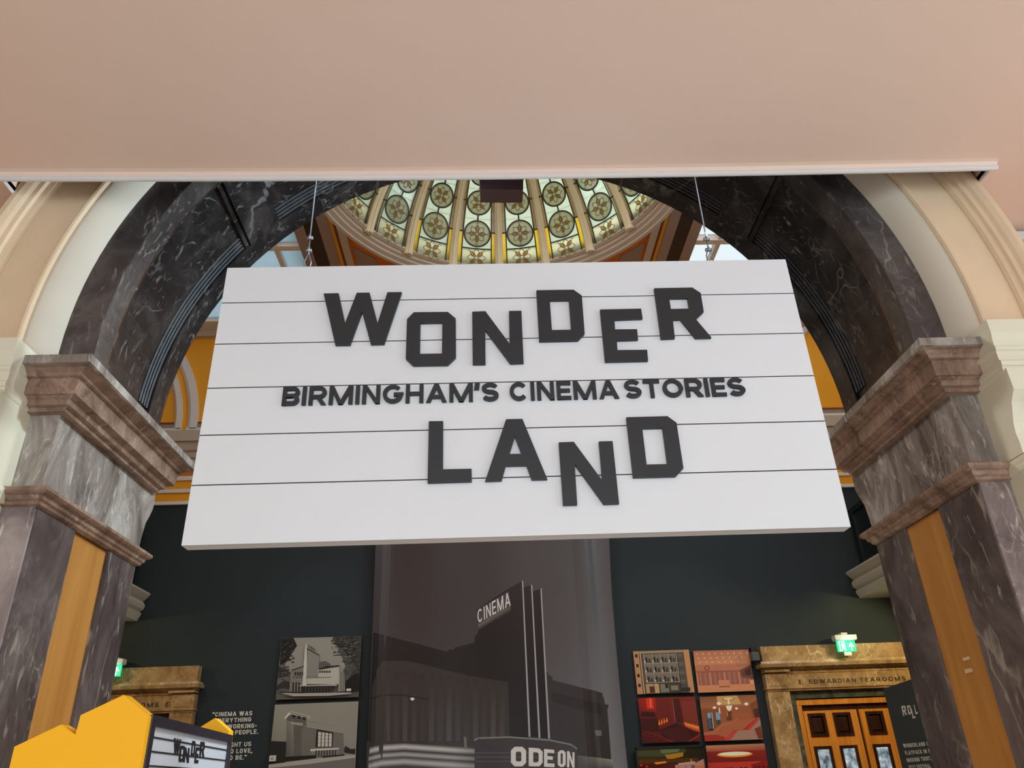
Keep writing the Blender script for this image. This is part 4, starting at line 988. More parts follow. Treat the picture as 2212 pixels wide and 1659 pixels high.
# --- two black and white photographs, left
q1 = px(560, 1350, 300/1611)
def Q1(*p): return q1(*p)
LA = [(Q1((260,160),(1190,120),(1155,838),(190,868)), [(120,120,112),(70,70,66),(84,84,80),(96,96,90)])]
def a1(pts, c): LA.append((Q1(*pts), c))
a1([(400,150),(860,140),(1000,480),(960,560),(360,560),(300,480)], (150,150,140))
a1([(258,162),(400,155),(440,240),(380,330),(330,420),(240,470)], (26,26,26)); a1([(225,480),(330,520),(370,560),(300,600),(220,620)], (56,56,52)); a1([(290,640),(350,660),(350,740),(200,760),(210,700)], (50,50,47))
a1([(870,138),(1188,122),(1160,700),(1020,690),(1070,560),(1130,500),(1030,360),(960,260),(880,230),(830,190)], (62,62,58))
for s_ in ([(1150,500),(1100,430),(1030,350),(1000,300)], [(1030,350),(960,345),(860,355)], [(1010,310),(1000,260),(960,240)], [(1060,390),(1090,300),(1130,260)], [(1000,300),(930,250),(880,250)], [(960,420),(1020,430),(1090,440)]):
    for (x0, y0), (x1, y1) in zip(s_, s_[1:]): a1([(x0, y0-5), (x1, y1-4), (x1, y1+4), (x0, y0+7)], (24,24,22))
rf = random.Random(3)
def leaves(n, x0, x1, y0, y1, c0, c1, r):
    for _ in range(n):
        x, y = rf.uniform(x0, x1), rf.uniform(y0, y1); g = rf.randint(c0, c1); k = rf.uniform(0.4, 1)*r; a0 = rf.uniform(0, 6)
        a1([(x+k*math.cos(a0+t)*rf.uniform(0.5, 1.2), y+0.6*k*math.sin(a0+t)*rf.uniform(0.5, 1.2)) for t in (0, 1.2, 2.5, 3.7, 5)], (g, g, g-2))
leaves(70, 235, 400, 170, 440, 20, 70, 26); leaves(30, 225, 350, 440, 640, 50, 110, 24); leaves(90, 850, 1180, 135, 330, 40, 110, 22); leaves(40, 1000, 1170, 330, 560, 50, 120, 20)
a1([(1010,650),(1080,590),(1160,560),(1158,760),(1000,770)], (22,22,22))
a1([(370,540),(520,480),(520,780),(355,775)], (126,126,118)); a1([(380,520),(520,475),(520,490),(380,540)], (70,70,66))
for i in range(4): a1([(415+i*28,550),(435+i*28,545),(433+i*28,590),(414+i*28,590)], (40,40,38)); a1([(402+i*30,598),(414+i*30,598),(412+i*30,620),(400+i*30,620)], (52,52,50))
for i in range(3): a1([(390+i*34,670),(408+i*34,665),(406+i*34,775),(388+i*34,775)], (36,36,34))
a1([(545,225),(556,215),(556,780),(500,780),(530,330)], (206,206,194)); a1([(565,285),(700,355),(690,600),(550,600)], (138,138,130)); a1([(560,270),(708,352),(700,362),(560,288)], (60,60,58))
LA += text_layers('CINEMA', Q1((578,228),(660,285),(655,305),(575,262)), (44,44,42), 0.18)
a1([(705,435),(770,420),(840,460),(700,512)], (92,92,86)); a1([(695,512),(800,480),(930,470),(940,485),(800,500),(695,530)], (28,28,27))
a1([(690,525),(930,490),(935,690),(545,690),(550,605),(690,605)], (186,186,174))
for i in range(5): a1([(700+i*28,535),(722+i*28,530),(716+i*28,558),(696+i*28,560)], (60,60,58))
a1([(935,520),(990,560),(1000,770),(920,775)], (150,150,140))
for i in range(3): a1([(940+i*18,540+i*8),(948+i*18,542+i*8),(952+i*18,770),(944+i*18,770)], (88,88,82))
a1([(545,612),(835,605),(840,612),(548,622)], (96,96,90)); a1([(450,705),(880,690),(915,700),(880,715),(500,720)], (176,176,166)); a1([(490,715),(885,708),(835,780),(490,795)], (34,34,32))
for i in range(9): a1([(540+i*36,725),(552+i*36,724),(550+i*36,785),(540+i*36,786)], (70,70,66))
a1([(255,792),(480,795),(1060,785),(1080,800),(800,825),(400,830)], (172,172,162)); a1([(232,745),(310,735),(340,775),(240,780)], (88,88,82)); a1([(1015,742),(1070,740),(1070,768),(1015,770)], (214,214,204))
board('wall_photograph', 'black and white photograph of a cinema with fin tower and bare tree', 'photograph', Q1((260,160),(1190,120),(1155,838),(190,868)), 12.95, LA, group='photographs left of the banner')
LB = [(Q1((183,925),(1152,880),(1110,1790),(90,1790)), [(150,152,138),(146,146,134),(140,140,128),(120,120,108)])]
def a2(pts, c): LB.append((Q1(*pts), c))
a2([(140,1345),(320,1355),(300,1600),(110,1620)], (38,38,36)); a2([(345,1030),(550,1085),(545,1130),(490,1220),(490,1520),(310,1530),(320,1090)], [(96,96,90)]*7)
a2([(320,1110),(400,1120),(400,1520),(310,1525)], [(120,120,112),(140,140,130),(110,110,102),(84,84,78)])
a2([(490,1210),(560,1115),(975,1195),(985,1500),(490,1520)], (112,112,104)); a2([(550,1120),(978,1198),(978,1255),(550,1185)], (158,158,146))
for i in range(3): a2([(550,1133+i*16),(978,1208+i*14),(978,1212+i*14),(550,1137+i*16)], (112,112,104))
a2([(290,1080),(340,1020),(370,1005),(590,1062),(580,1085),(370,1030),(345,1050),(300,1092)], (216,216,204)); a2([(345,1025),(370,1012),(580,1068),(570,1076),(370,1022)], (60,60,56))
for i in range(3): a2([(385+i*60,1040+i*13),(420+i*60,1048+i*13),(418+i*60,1080+i*12),(384+i*60,1072+i*12)], (30,30,28))
a2([(365,1125),(510,1140),(505,1170),(370,1150)], (160,160,150))
a2([(665,1210),(860,1245),(850,1420),(650,1420)], (40,40,38))
for i in range(4): 
    a2([(685+i*42,1238+i*6),(718+i*42,1243+i*6),(712+i*42,1412),(680+i*42,1412)], (206,206,194))
    for j in range(3): a2([(684+i*42,1280+j*42),(716+i*42,1283+j*42),(715+i*42,1287+j*42),(684+i*42,1284+j*42)], (110,110,104))
a2([(590,1440),(930,1425),(925,1440),(600,1470)], (210,210,198)); a2([(600,1465),(920,1440),(915,1505),(620,1530)], (130,130,120))
for i in range(8): a2([(655+i*32,1455),(670+i*32,1454),(664+i*32,1530),(650+i*32,1532)], (44,44,42))
a2([(300,1530),(660,1510),(660,1545),(290,1585)], (30,30,28)); a2([(730,1525),(990,1500),(990,1515),(740,1548)], (30,30,28)); a2([(110,1620),(660,1550),(1115,1505),(1110,1560),(600,1630),(110,1680)], (172,172,162)); a2([(110,1660),(600,1610),(1110,1540),(1105,1790),(95,1790)], (112,112,106))
a2([(985,1440),(1000,1400),(1060,1440),(1115,1435),(1112,1500),(988,1480)], (40,40,38))
board('wall_photograph', 'black and white photograph of a night-lit cinema with square tower', 'photograph', Q1((183,925),(1152,880),(1110,1790),(90,1790)), 12.95, LB, group='photographs left of the banner')
ct = thing('caption_label', 'small pale caption card at the lower left of the lower photograph', 'label', tuple(P(588, 1640, 12.9)))
c = [P(x, y, 12.93) for x, y in Q1((115,1515),(195,1515),(195,1580),(115,1580))]; part('card', bx(c[3].x, c[1].x, 12.92, 12.948, c[2].z, c[0].z), M['plastic'], ct)
b = NB()
for z_ in (0.35, 0.6): box(b, c[3].x+0.02, c[1].x-0.03, 12.918, 12.921, c[2].z+(c[0].z-c[2].z)*z_-0.004, c[2].z+(c[0].z-c[2].z)*z_+0.004)
part('print', b, M['greyplastic'], ct)

# --- colour photographs, right
q3 = px(1340, 1380, 400/2212)
def Q3(*p): return q3(*p)
def qlerp(quad):
    fn = quad_map(*[Vector((x, y, 0)) for x, y in quad]); return lambda u, v: tuple(fn(u, 1-v)[:2])
def sub(quad):
    f = qlerp(quad)
    def rect(u0, v0, u1, v1): return [f(u0, v0), f(u1, v0), f(u1, v1), f(u0, v1)]
    def poly(*p): return [f(u, v) for u, v in p]
    return f, rect, poly
QR = dict(
 a=Q3((150,150),(815,128),(888,640),(205,662)), b=Q3((868,140),(1530,128),(1615,620),(925,645)),
 c=Q3((210,708),(890,690),(965,1225),(258,1250)), d=Q3((945,695),(1625,665),(1705,1200),(1000,1225)),
 f=Q3((1020,1275),(1725,1250),(1810,1800),(1075,1815)))
# a: cut-away of a building
f, rc, pl = sub(QR['a']); L = [(rc(0, 0, 1, 1), (186,138,96))]
L.append((rc(0.10, 0.03, 0.90, 1), (62,58,52))); L.append((rc(0.10, 0.0, 0.9, 0.06), (158,136,108)))
for j in range(4): L.append((rc(0.03, 0.07+j*0.23, 0.075, 0.145+j*0.23), (40,34,30)))
L.append((rc(0.115, 0.05, 0.135, 1), (196,160,120))); L.append((rc(0.15, 0.08, 0.165, 1), (96,84,70)))
for j in range(3):
    for i in range(4):
        u = 0.18+i*0.145; v = 0.08+j*0.225
        L.append((rc(u, v, u+0.13, v+0.20), [(120,112,98),(132,124,108),(110,102,90),(92,86,76)]))
        L.append((rc(u+0.03, v+0.07, u+0.06, v+0.19), (34,30,28))); L.append((rc(u+0.085, v+0.10, u+0.11, v+0.195), (44,38,34)))
        L.append((rc(u+0.005, v+0.15, u+0.03, v+0.19), (196,192,180)))
    L.append((rc(0.17, 0.285+j*0.225, 0.78, 0.30+j*0.225), (168,160,144)))
for i in range(5): L.append((rc(0.175+i*0.145, 0.07, 0.186+i*0.145, 0.74), (178,170,154)))
L.append((rc(0.78, 0.07, 0.90, 1.0), (84,78,70)))
for j in range(4): L.append((rc(0.79, 0.10+j*0.2, 0.88, 0.23+j*0.2), [(112,106,96),(104,98,88),(72,68,60),(70,64,58)]))
L.append((rc(0.16, 0.77, 0.30, 0.99), (176,146,104))); L.append((rc(0.22, 0.83, 0.30, 0.98), (88,44,30))); L.append((rc(0.31, 0.77, 0.39, 0.99), (188,162,116)))
L.append((rc(0.41, 0.78, 0.56, 0.98), (124,122,104))); L.append((rc(0.50, 0.77, 0.55, 0.88), (40,36,32))); L.append((rc(0.58, 0.80, 0.74, 0.96), (88,82,60))); L.append((rc(0.60, 0.83, 0.72, 0.93), (132,126,104)))
L.append((rc(0.90, 0.0, 1.0, 1.0), (192,142,94))); L.append((rc(0.78, 0.88, 0.93, 0.97), (46,42,38)))
board('wall_photograph', 'photograph of a sandy cut-away building model, upper left of the colour grid', 'photograph', QR['a'], 12.95, L, group='colour photographs right of the banner')
# b: salmon foyer
f, rc, pl = sub(QR['b']); L = [(rc(0, 0, 1, 1), (196,128,96)), (rc(0, 0, 1, 0.34), [(176,112,84),(180,116,88),(206,142,104),(204,138,100)])]
for j in range(3):
    for i in range(9-j):
        u, v = 0.05+i*0.112+j*0.02, 0.08+j*0.10; L.append((pl((u, v-0.012), (u+0.022, v), (u+0.015, v+0.02), (u-0.004, v+0.008)), (240,222,190)))
L.append((rc(0.02, 0.34, 1, 0.50), (186,120,92))); L.append((rc(0.02, 0.49, 0.80, 0.52), (150,92,72)))
L.append((rc(0.04, 0.52, 0.98, 0.82), (150,96,80)))
for i in range(11): L.append((rc(0.06+i*0.085, 0.53, 0.095+i*0.085, 0.83), (196,130,100) if i % 3 == 2 else (172,112,92)))
L.append((rc(0.38, 0.72, 0.57, 0.87), (204,138,104))); L.append((rc(0.0, 0.83, 1, 1), (206,140,100))); L.append((rc(0.38, 0.86, 0.57, 0.89), (150,92,66)))
L.append((pl((0.78,0.49),(1,0.36),(1,0.70),(0.82,0.68)), (110,74,62))); L.append((pl((0.86,0.50),(0.97,0.46),(0.97,0.62),(0.88,0.62)), (74,50,44))); L.append((rc(0.93, 0.74, 1, 0.83), (222,160,116)))
for r in (0.05, 0.028):
    n = 14; L.append(([f(0.21+r*math.cos(2*PI*i/n), 0.42+r*1.2*math.sin(2*PI*i/n)) for i in range(n)], (140,84,62) if r > 0.04 else (188,122,92)))
board('wall_photograph', 'photograph of a salmon-pink foyer with studded ceiling lights', 'photograph', QR['b'], 12.95, L, group='colour photographs right of the banner')
# c: red auditorium
f, rc, pl = sub(QR['c']); L = [(rc(0, 0, 1, 1), [(120,34,22),(126,44,32),(92,28,22),(70,18,16)])]
L.append((rc(0.0, 0.0, 0.30, 0.30), [(150,30,16),(176,40,20),(150,34,18),(120,24,14)])); L.append((rc(0.14, 0.0, 0.26, 0.24), (226,52,22)))
for j in range(6): L.append((rc(0.205, 0.02+j*0.035, 0.22, 0.035+j*0.035), (255,214,170)))
for i in range(7): L.append((rc(0.32+i*0.034, 0.04, 0.337+i*0.034, 0.55), (104,34,28)))
L.append((pl((0.59,0.05),(0.72,0.03),(0.74,0.58),(0.60,0.56)), (74,22,20))); L.append((rc(0.60, 0.06, 0.608, 0.56), (170,110,90)))
for i in range(11): L.append((pl((0.76+i*0.022,0.10),(0.772+i*0.022,0.10),(0.772+i*0.022,0.72+i*0.008),(0.76+i*0.022,0.70+i*0.008)), (146,62,44)))
L.append((pl((0.30,0.35),(0.44,0.34),(0.46,0.62),(0.33,0.66)), (110,32,24)))
for i in range(4): L.append((pl((0.31+i*0.045,0.60-i*0.02),(0.325+i*0.045,0.48-i*0.015),(0.345+i*0.045,0.57-i*0.02),(0.33+i*0.045,0.62-i*0.02)), (255,128,40)))
L.append((pl((0.74,0.56),(1,0.66),(1,0.80),(0.78,0.68)), [(220,84,36),(236,110,44),(200,60,26),(190,54,26)]))
for i in range(9): L.append((pl((0.76+i*0.027,0.60+i*0.012),(0.77+i*0.027,0.55+i*0.012),(0.782+i*0.027,0.66+i*0.012)), (255,176,84)))
L.append((pl((0.0,0.44),(0.30,0.46),(0.32,0.75),(0.0,0.70)), (64,16,14))); L.append((pl((0.03,0.30),(0.26,0.32),(0.28,0.42),(0.02,0.40)), (52,14,14)))
L.append((pl((0.32,0.72),(0.62,0.58),(0.78,0.68),(0.98,0.82),(0.80,1.0),(0.45,1.0)), (54,14,16)))
for i in range(8): L.append((pl((0.34+i*0.05,0.74-i*0.015),(0.37+i*0.05,0.73-i*0.015),(0.58+i*0.045,0.98),(0.55+i*0.045,0.99)), (78,22,22)))
for i in range(3): L.append((pl((0.0,0.72+i*0.10),(0.02,0.71+i*0.10),(0.55,0.97+i*0.02),(0.50,0.99+i*0.005)), (112,28,24)))
L.append((pl((0.76,1.0),(1.0,0.82),(1.0,0.88),(0.82,1.0)), (130,40,30)))
board('wall_photograph', 'photograph of a dark red cinema auditorium with glowing footlights', 'photograph', QR['c'], 12.95, L, group='colour photographs right of the banner')
# d: foyer staircase
f, rc, pl = sub(QR['d']); L = [(rc(0, 0, 1, 1), (158,92,60)), (rc(0, 0, 1, 0.24), [(136,84,56),(150,96,66),(176,112,76),(168,104,70)])]
L.append((pl((0.30,0.0),(0.66,0.0),(0.72,0.20),(0.30,0.20)), (206,164,106))); n = 18
L.append(([f(0.50+0.11*math.cos(2*PI*i/n), 0.07+0.035*math.sin(2*PI*i/n)) for i in range(n)], (150,110,66))); L.append(([f(0.50+0.09*math.cos(2*PI*i/n), 0.065+0.025*math.sin(2*PI*i/n)) for i in range(n)], (240,220,160)))
for u, v, r in ((0.325,0.165,0.045),(0.24,0.255,0.038),(0.62,0.29,0.032),(0.80,0.20,0.042)): L.append((pl((u,v-r),(u+r,v),(u,v+r),(u-r,v)), (255,246,222)))
L.append((pl((0.485,0.08),(0.51,0.08),(0.52,0.19),(0.475,0.19)), (250,232,190))); L.append((pl((0.44,0.22),(0.55,0.22),(0.53,0.31),(0.49,0.345),(0.455,0.31)), (255,246,220))); L.append((rc(0.31, 0.26, 0.335, 0.39), (240,216,170)))
L.append((rc(0.0, 0.28, 0.30, 0.82), (140,80,52))); L.append((rc(0.09, 0.35, 0.19, 0.76), (44,48,56))); L.append((rc(0.10, 0.36, 0.165, 0.48), (128,166,190))); L.append((rc(0.178, 0.35, 0.19, 0.73), (206,200,190)))
for j in range(5): L.append((pl((0.10,0.50+j*0.05),(0.165,0.47+j*0.05),(0.165,0.49+j*0.05),(0.10,0.53+j*0.05)), (96,120,142)))
L.append((rc(0.25, 0.36, 0.32, 0.53), (122,166,200))); L.append((rc(0.25, 0.53, 0.32, 0.64), (60,76,70))); L.append((rc(0.43, 0.36, 0.53, 0.55), (112,62,42))); L.append((rc(0.44, 0.36, 0.455, 0.46), (226,150,60)))
L.append((pl((0.86,0.20),(1,0.12),(1,0.55),(0.9,0.52)), (132,76,54))); L.append((pl((0.90,0.33),(1,0.30),(1,0.55),(0.92,0.52)), (84,44,34)))
L.append((rc(0.52, 0.40, 0.86, 0.60), (166,96,64)))
L.append((pl((0.0,0.80),(0.16,0.78),(0.34,0.60),(0.50,0.58),(0.62,0.50),(0.62,0.54),(0.52,0.64),(0.36,0.68),(0.20,0.86),(0.0,0.86)), (182,108,72)))
L.append((pl((0.18,0.88),(0.40,0.66),(0.58,0.58),(0.86,0.55),(0.96,0.50),(0.70,0.76),(0.52,0.80),(0.40,0.98)), (176,102,70)))
L.append((pl((0.0,0.86),(0.22,0.86),(0.36,0.92),(0.34,1.0),(0.0,1.0)), (168,52,40)))
L.append((pl((0.36,1.0),(0.52,0.80),(0.74,0.76),(0.98,0.50),(1,0.56),(1,1.0)), (166,132,116)))
for i in range(9): L.append((pl((0.345+i*0.021,0.985-i*0.024),(0.36+i*0.021,0.965-i*0.024),(0.46+i*0.018,0.985-i*0.026),(0.44+i*0.018,1.0-i*0.026)), (214,36,34)))
for i in range(11): L.append((pl((0.68+i*0.025,0.775-i*0.024),(0.69+i*0.025,0.755-i*0.024),(0.80+i*0.019,0.77-i*0.022),(0.79+i*0.019,0.785-i*0.022)), (208,40,36)))
L.append((pl((0.88,0.76),(0.99,0.70),(1.0,0.98),(0.92,0.98)), (126,58,40)))
board('wall_photograph', 'photograph of a foyer staircase with red treads and diamond lamps', 'photograph', QR['d'], 12.95, L, group='colour photographs right of the banner')
# f: red room with glowing oval ceiling light
f, rc, pl = sub(QR['f']); L = [(rc(0, 0, 1, 1), (196,60,44)), (rc(0, 0, 1, 0.16), [(196,140,104),(178,126,96),(160,52,38),(168,60,44)]), (rc(0, 0.14, 1, 0.40), [(140,36,28),(150,40,32),(120,28,24),(116,26,22)])]
n = 28
for r, rv, cc, c_ in ((0.30, 0.062, 0.215, (240,150,30)), (0.27, 0.042, 0.20, (255,246,214))): L.append(([f(0.47+r*math.cos(2*PI*i/n), cc+rv*math.sin(2*PI*i/n)) for i in range(n)], c_))
L.append((rc(0, 0.38, 1, 1), [(190,52,40),(206,66,48),(196,60,46),(180,50,40)])); L.append((pl((0.72,0.44),(1,0.36),(1,0.66),(0.72,0.66)), (148,28,26)))
for i in range(4): L.append((rc(0.76+i*0.07, 0.48, 0.80+i*0.07, 0.66), (96,20,20)))
for u, w in ((0.08,0.09),(0.26,0.16),(0.52,0.05),(0.60,0.05)): L.append((rc(u, 0.50, u+w, 0.66), (44,36,36)))
board('wall_photograph', 'photograph of a red room with a glowing oval ceiling light', 'photograph', QR['f'], 12.95, L, group='colour photographs right of the banner')
# monitor
QM = Q3((175,1305),(990,1275),(1070,1830),(240,1850)); f, rc, pl = sub(QM)
L = [(rc(0.02, 0.03, 0.98, 1), [(66,60,34),(40,44,28),(52,22,18),(44,18,16)]), (pl((0.02,0.03),(0.72,0.03),(0.74,0.12),(0.40,0.20),(0.02,0.18)), [(70,78,50)]*5), (pl((0.36,0.05),(0.66,0.04),(0.62,0.12),(0.38,0.14)), (104,122,84)),
     (pl((0.42,0.17),(0.70,0.13),(0.68,0.22),(0.46,0.28)), (176,132,44)), (rc(0.02, 0.26, 0.9, 0.34), (92,54,28)), (pl((0.25,0.33),(0.42,0.31),(0.44,0.34),(0.28,0.37)), (240,156,56)), (rc(0.02, 0.38, 0.98, 1), [(60,18,14),(120,40,34),(150,60,52),(70,20,18)]),
     (pl((0.55,0.40),(0.86,0.36),(0.98,0.28),(0.98,1.0),(0.55,1.0)), (190,140,130)), (pl((0.60,0.36),(0.84,0.33),(0.86,0.37),(0.60,0.40)), (206,164,150))]
for i in range(4): L.append((rc(0.60+i*0.1, 0.42, 0.606+i*0.1, 1.0), (120,80,72)))
for j in range(4): L.append((rc(0.78, 0.42+j*0.03, 0.84, 0.435+j*0.03), (40,34,34)))
L.append((rc(0.86, 0.44, 0.98, 0.60), (226,110,50))); L.append((rc(0.79, 0.28, 0.80, 0.33), (230,220,190)))
for u, v in ((0.06,0.38),(0.14,0.41)): L.append(([f(u+0.02*math.cos(2*PI*i/10), v+0.02*math.sin(2*PI*i/10)) for i in range(10)], (236,40,40)))
t, (xa, xb, za, zb) = board('wall_monitor', 'wall screen with black bezel below the colour photographs', 'screen', QM, 12.90, L, M['screenprint'], 0.06)
for a in ((xa-0.005, xb+0.005, 12.885, 12.92, zb-0.02, zb+0.01), (xa-0.005, xa+0.02, 12.885, 12.92, za, zb), (xb-0.02, xb+0.005, 12.885, 12.92, za, zb)): part('bezel', bx(*a), M['blackplastic'], t)
part('bracket', bx(xa-0.15, xa+0.3, 12.93, 12.99, zb-0.40, zb-0.36), M['blackplastic'], t)

# --- quotation painted on the dark wall
G = px(0, 1400, 600/2212)
LINES = [('\u201cCINEMA WAS', (1692,512),(2010,500),(2008,536),(1690,546)), ('EVERYTHING', (1708,562),(2002,549),(2000,584),(1705,597)), ('FOR WORKING-', (1702,612),(2046,599),(2044,634),(1699,648)), ('CLASS PEOPLE.', (1696,661),(2058,646),(2056,682),(1693,696)),
         ('IT TAUGHT US', (1683,758),(2001,745),(1999,781),(1680,795)), ('HOW TO LOVE,', (1676,810),(2011,797),(2009,833),(1673,847)), ('HOW TO BE.\u201d', (1669,864),(1967,850),(1965,886),(1666,899))]
qt = thing('wall_quotation', 'white quotation lettering painted on the dark wall beside the yellow stand', 'lettering', tuple(P(500, 1659, 12.99)))
for s, *qd in LINES:
    fn = quad_map(*[P(*G(q)[0], 12.996) for q in qd]); 
    for l in stroke_text(s, 0.2, 0.85, True, 0.17): part('letter', letters_flat(NB(), [l], fn), M['white'], qt)

# =================================================================== DOOR CASES
def doorcase(x, lab, dlab):
    """marble door case centred on x=0 then moved; measured on the right-hand one"""
    t = thing('marble_door_case', lab, 'door case', (x, YW, 0), 'marble door cases')
    def pt(name, bm, mat, par=t, sm=False): return obj(name, bm, mat, par, sm)
    # local coordinates: wall at y=0
    pt('attic_slab', bx(-1.40, 1.40, -0.16, 0, 3.12, 3.38), M['doorcase'])
    pt('cornice', rects(NB(), [(3.02, -0.02), (3.05, 0.0), (3.055, 0.05), (3.10, 0.06), (3.115, 0.03), (3.145, 0.02)], -1.42, 1.42, -0.18, 0, sy1=0), M['doorcase'])
    pt('bed_mould', bx(-1.34, 1.34, -0.12, 0, 2.96, 3.03), M['doorcase'])
    pt('frieze', bx(-1.05, 1.05, -0.12, 0, 2.755, 2.965), M['doorcase'])
    pt('architrave_mould', rects(NB(), [(2.70, 0.0), (2.705, 0.02), (2.73, 0.024), (2.735, 0.04), (2.755, 0.04), (2.76, 0.0)], -1.38, 1.38, -0.13, 0, sy1=0), M['doorcase'])
    for s in (-1, 1):
        a, b_ = sorted((s*1.05, s*1.40))
        pt('pilaster', bx(a, b_, -0.14, 0, 0, 2.71), M['doorcase'])
        bl = pt('frieze_block', bx(a, b_, -0.15, 0, 2.755, 2.965), M['doorcase'])
        pt('sunk_panel', bx(a+0.04, b_-0.04, -0.156, -0.14, 2.785, 2.935), M['doorcase'], bl)
        a, b_ = sorted((s*1.0, s*1.40)); pt('block_cap', bx(a, b_, -0.19, 0, 2.985, 3.02), M['doorcase'])
        a, b_ = sorted((s*0.955, s*1.05)); pt('green_architrave', bx(a, b_, -0.08, 0, 0, 2.70), M['greenmarble'])
    pt('green_architrave', bx(-0.955, 0.955, -0.08, 0, 2.59, 2.70), M['greenmarble'])
    # incised lettering
    def word(s, xa, xb, z0, z1, bold=0.0, sp=1.0):
        
        for l in stroke_text(s, 0.17, 0.9, False, 0.3): pt('letter', letters_flat(NB(), [l], lambda u, w: (xa+(xb-xa)*u, -0.1215, z0+(z1-z0)*w)), M['inkbrown'])
    word('EDWARDIAN', -0.70, 0.05, 2.80, 2.862, 0.004, 1.25); word('TEAROOMS', 0.115, 0.86, 2.80, 2.862, 0.004, 1.25)
    for xl in (-0.83, 1.0):
        # monogram: a thin E flanked by a hairline
        b = NB()
        for a in ((xl-0.03, xl-0.012, 2.795, 2.865), (xl-0.03, xl+0.01, 2.856, 2.865), (xl-0.03, xl+0.004, 2.826, 2.834), (xl-0.03, xl+0.01, 2.795, 2.803), (xl+0.016, xl+0.022, 2.795, 2.865), (xl-0.044, xl-0.040, 2.795, 2.865)): box(b, a[0], a[1], -0.1215, -0.119, a[2], a[3])
        if abs(xl) < 1.04: pt('monogram', b, M['inkbrown'])
    # oak frame and doors
    d = thing('oak_double_door', dlab, 'door', (x, YW, 0), 'oak double doors')
    def dp(name, bm, mat, par=d): return obj(name, bm, mat, par)
    for s in (-1, 1):
        a, b_ = sorted((s*0.87, s*0.955)); dp('frame', bx(a, b_, -0.05, 0, 0, 2.58), M['doorwood'])
    dp('frame', bx(-0.955, 0.955, -0.055, 0, 2.495, 2.575), M['doorwood'])
    dp('head_recess', bx(-0.87, 0.87, -0.012, 0, 2.41, 2.495), M['darkwood'])
    for s in (-1, 1):
        lf = bpy.data.objects.new('door_leaf', None); COL.objects.link(lf); lf.parent = d
        a, b_ = sorted((s*0.865, s*0.02)); hx = s*0.865
        lf.location = (hx, -0.03, 0); lf.rotation_euler.z = math.radians(0 if s > 0 else 0)
        def lp(name, bm, mat): return obj(name, bm, mat, lf)
        x0, x1 = a-hx, b_-hx; mid = (x0+x1)/2
        cols = [(x0+0.055, x0+0.335), (x1-0.39, x1-0.11)] if s < 0 else [(x0+0.09, x0+0.37), (x1-0.335, x1-0.055)]
        rowz = [(2.035, 2.372), (1.05, 1.905), (0.25, 0.92)]
        xsv = [x0, cols[0][0], cols[0][1], cols[1][0], cols[1][1], x1]
        for i in (0, 2, 4): lp('stile', bx(xsv[i], xsv[i+1], -0.03, 0.02, 0.01, 2.41), M['doorwood'])
        zv = [2.41, 2.372, 2.035, 1.905, 1.05, 0.92, 0.25, 0.01]
        for c0, c1 in cols:
            for i in (0, 2, 4, 6): lp('rail', bx(c0, c1, -0.03, 0.02, zv[i+1], zv[i]), M['doorwood'])
            for r, (za, zb) in enumerate(rowz):
                fr = NB()
                w = 0.045
                for aa in ((c0, c0+w, za, zb), (c1-w, c1, za, zb), (c0+w, c1-w, za, za+w), (c0+w, c1-w, zb-w, zb)): box(fr, aa[0], aa[1], -0.04, 0.015, aa[2], aa[3])
                lp('panel_frame', fr, M['darkwood'])
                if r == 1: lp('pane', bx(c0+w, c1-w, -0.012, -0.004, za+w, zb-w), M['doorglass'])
                else:
                    pz = NB(); i0, i1, j0, j1 = c0+w, c1-w, za+w, zb-w; e = 0.035
                    loft(pz, [[(i0, 0.01, j0), (i1, 0.01, j0), (i1, 0.01, j1), (i0, 0.01, j1)], [(i0, -0.005, j0), (i1, -0.005, j0), (i1, -0.005, j1), (i0, -0.005, j1)], [(i0+e, -0.03, j0+e), (i1-e, -0.03, j0+e), (i1-e, -0.03, j1-e), (i0+e, -0.03, j1-e)]])
                    lp('raised_panel', pz, M['darkwood'])
    return t
def doorglass():  # glowing noise pattern imitates daylight and street reflected in the glass
    m, nt, b = newmat('door_glass_painted_reflection'); L = nt.links.new
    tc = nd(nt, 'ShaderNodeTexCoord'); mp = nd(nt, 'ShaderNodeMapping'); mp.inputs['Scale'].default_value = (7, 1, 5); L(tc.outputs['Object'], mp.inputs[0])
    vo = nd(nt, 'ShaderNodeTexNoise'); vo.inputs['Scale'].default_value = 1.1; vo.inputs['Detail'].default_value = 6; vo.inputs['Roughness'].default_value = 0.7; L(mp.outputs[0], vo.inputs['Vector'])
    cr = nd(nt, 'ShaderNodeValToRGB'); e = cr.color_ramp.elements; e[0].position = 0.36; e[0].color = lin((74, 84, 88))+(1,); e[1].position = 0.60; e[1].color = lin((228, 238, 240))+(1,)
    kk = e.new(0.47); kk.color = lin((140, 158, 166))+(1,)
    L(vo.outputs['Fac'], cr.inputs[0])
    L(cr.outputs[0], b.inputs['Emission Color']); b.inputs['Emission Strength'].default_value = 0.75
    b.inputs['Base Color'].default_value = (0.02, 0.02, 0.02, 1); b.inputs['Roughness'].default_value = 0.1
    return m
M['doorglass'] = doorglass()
doorcase(5.75, 'ochre marble door case with incised lettering under the right-hand exit sign', 'honey oak double doors with dark panels in the right-hand door case')
doorcase(-5.98, 'ochre marble door case half hidden behind the yellow stand', 'oak double doors in the door case behind the yellow stand')

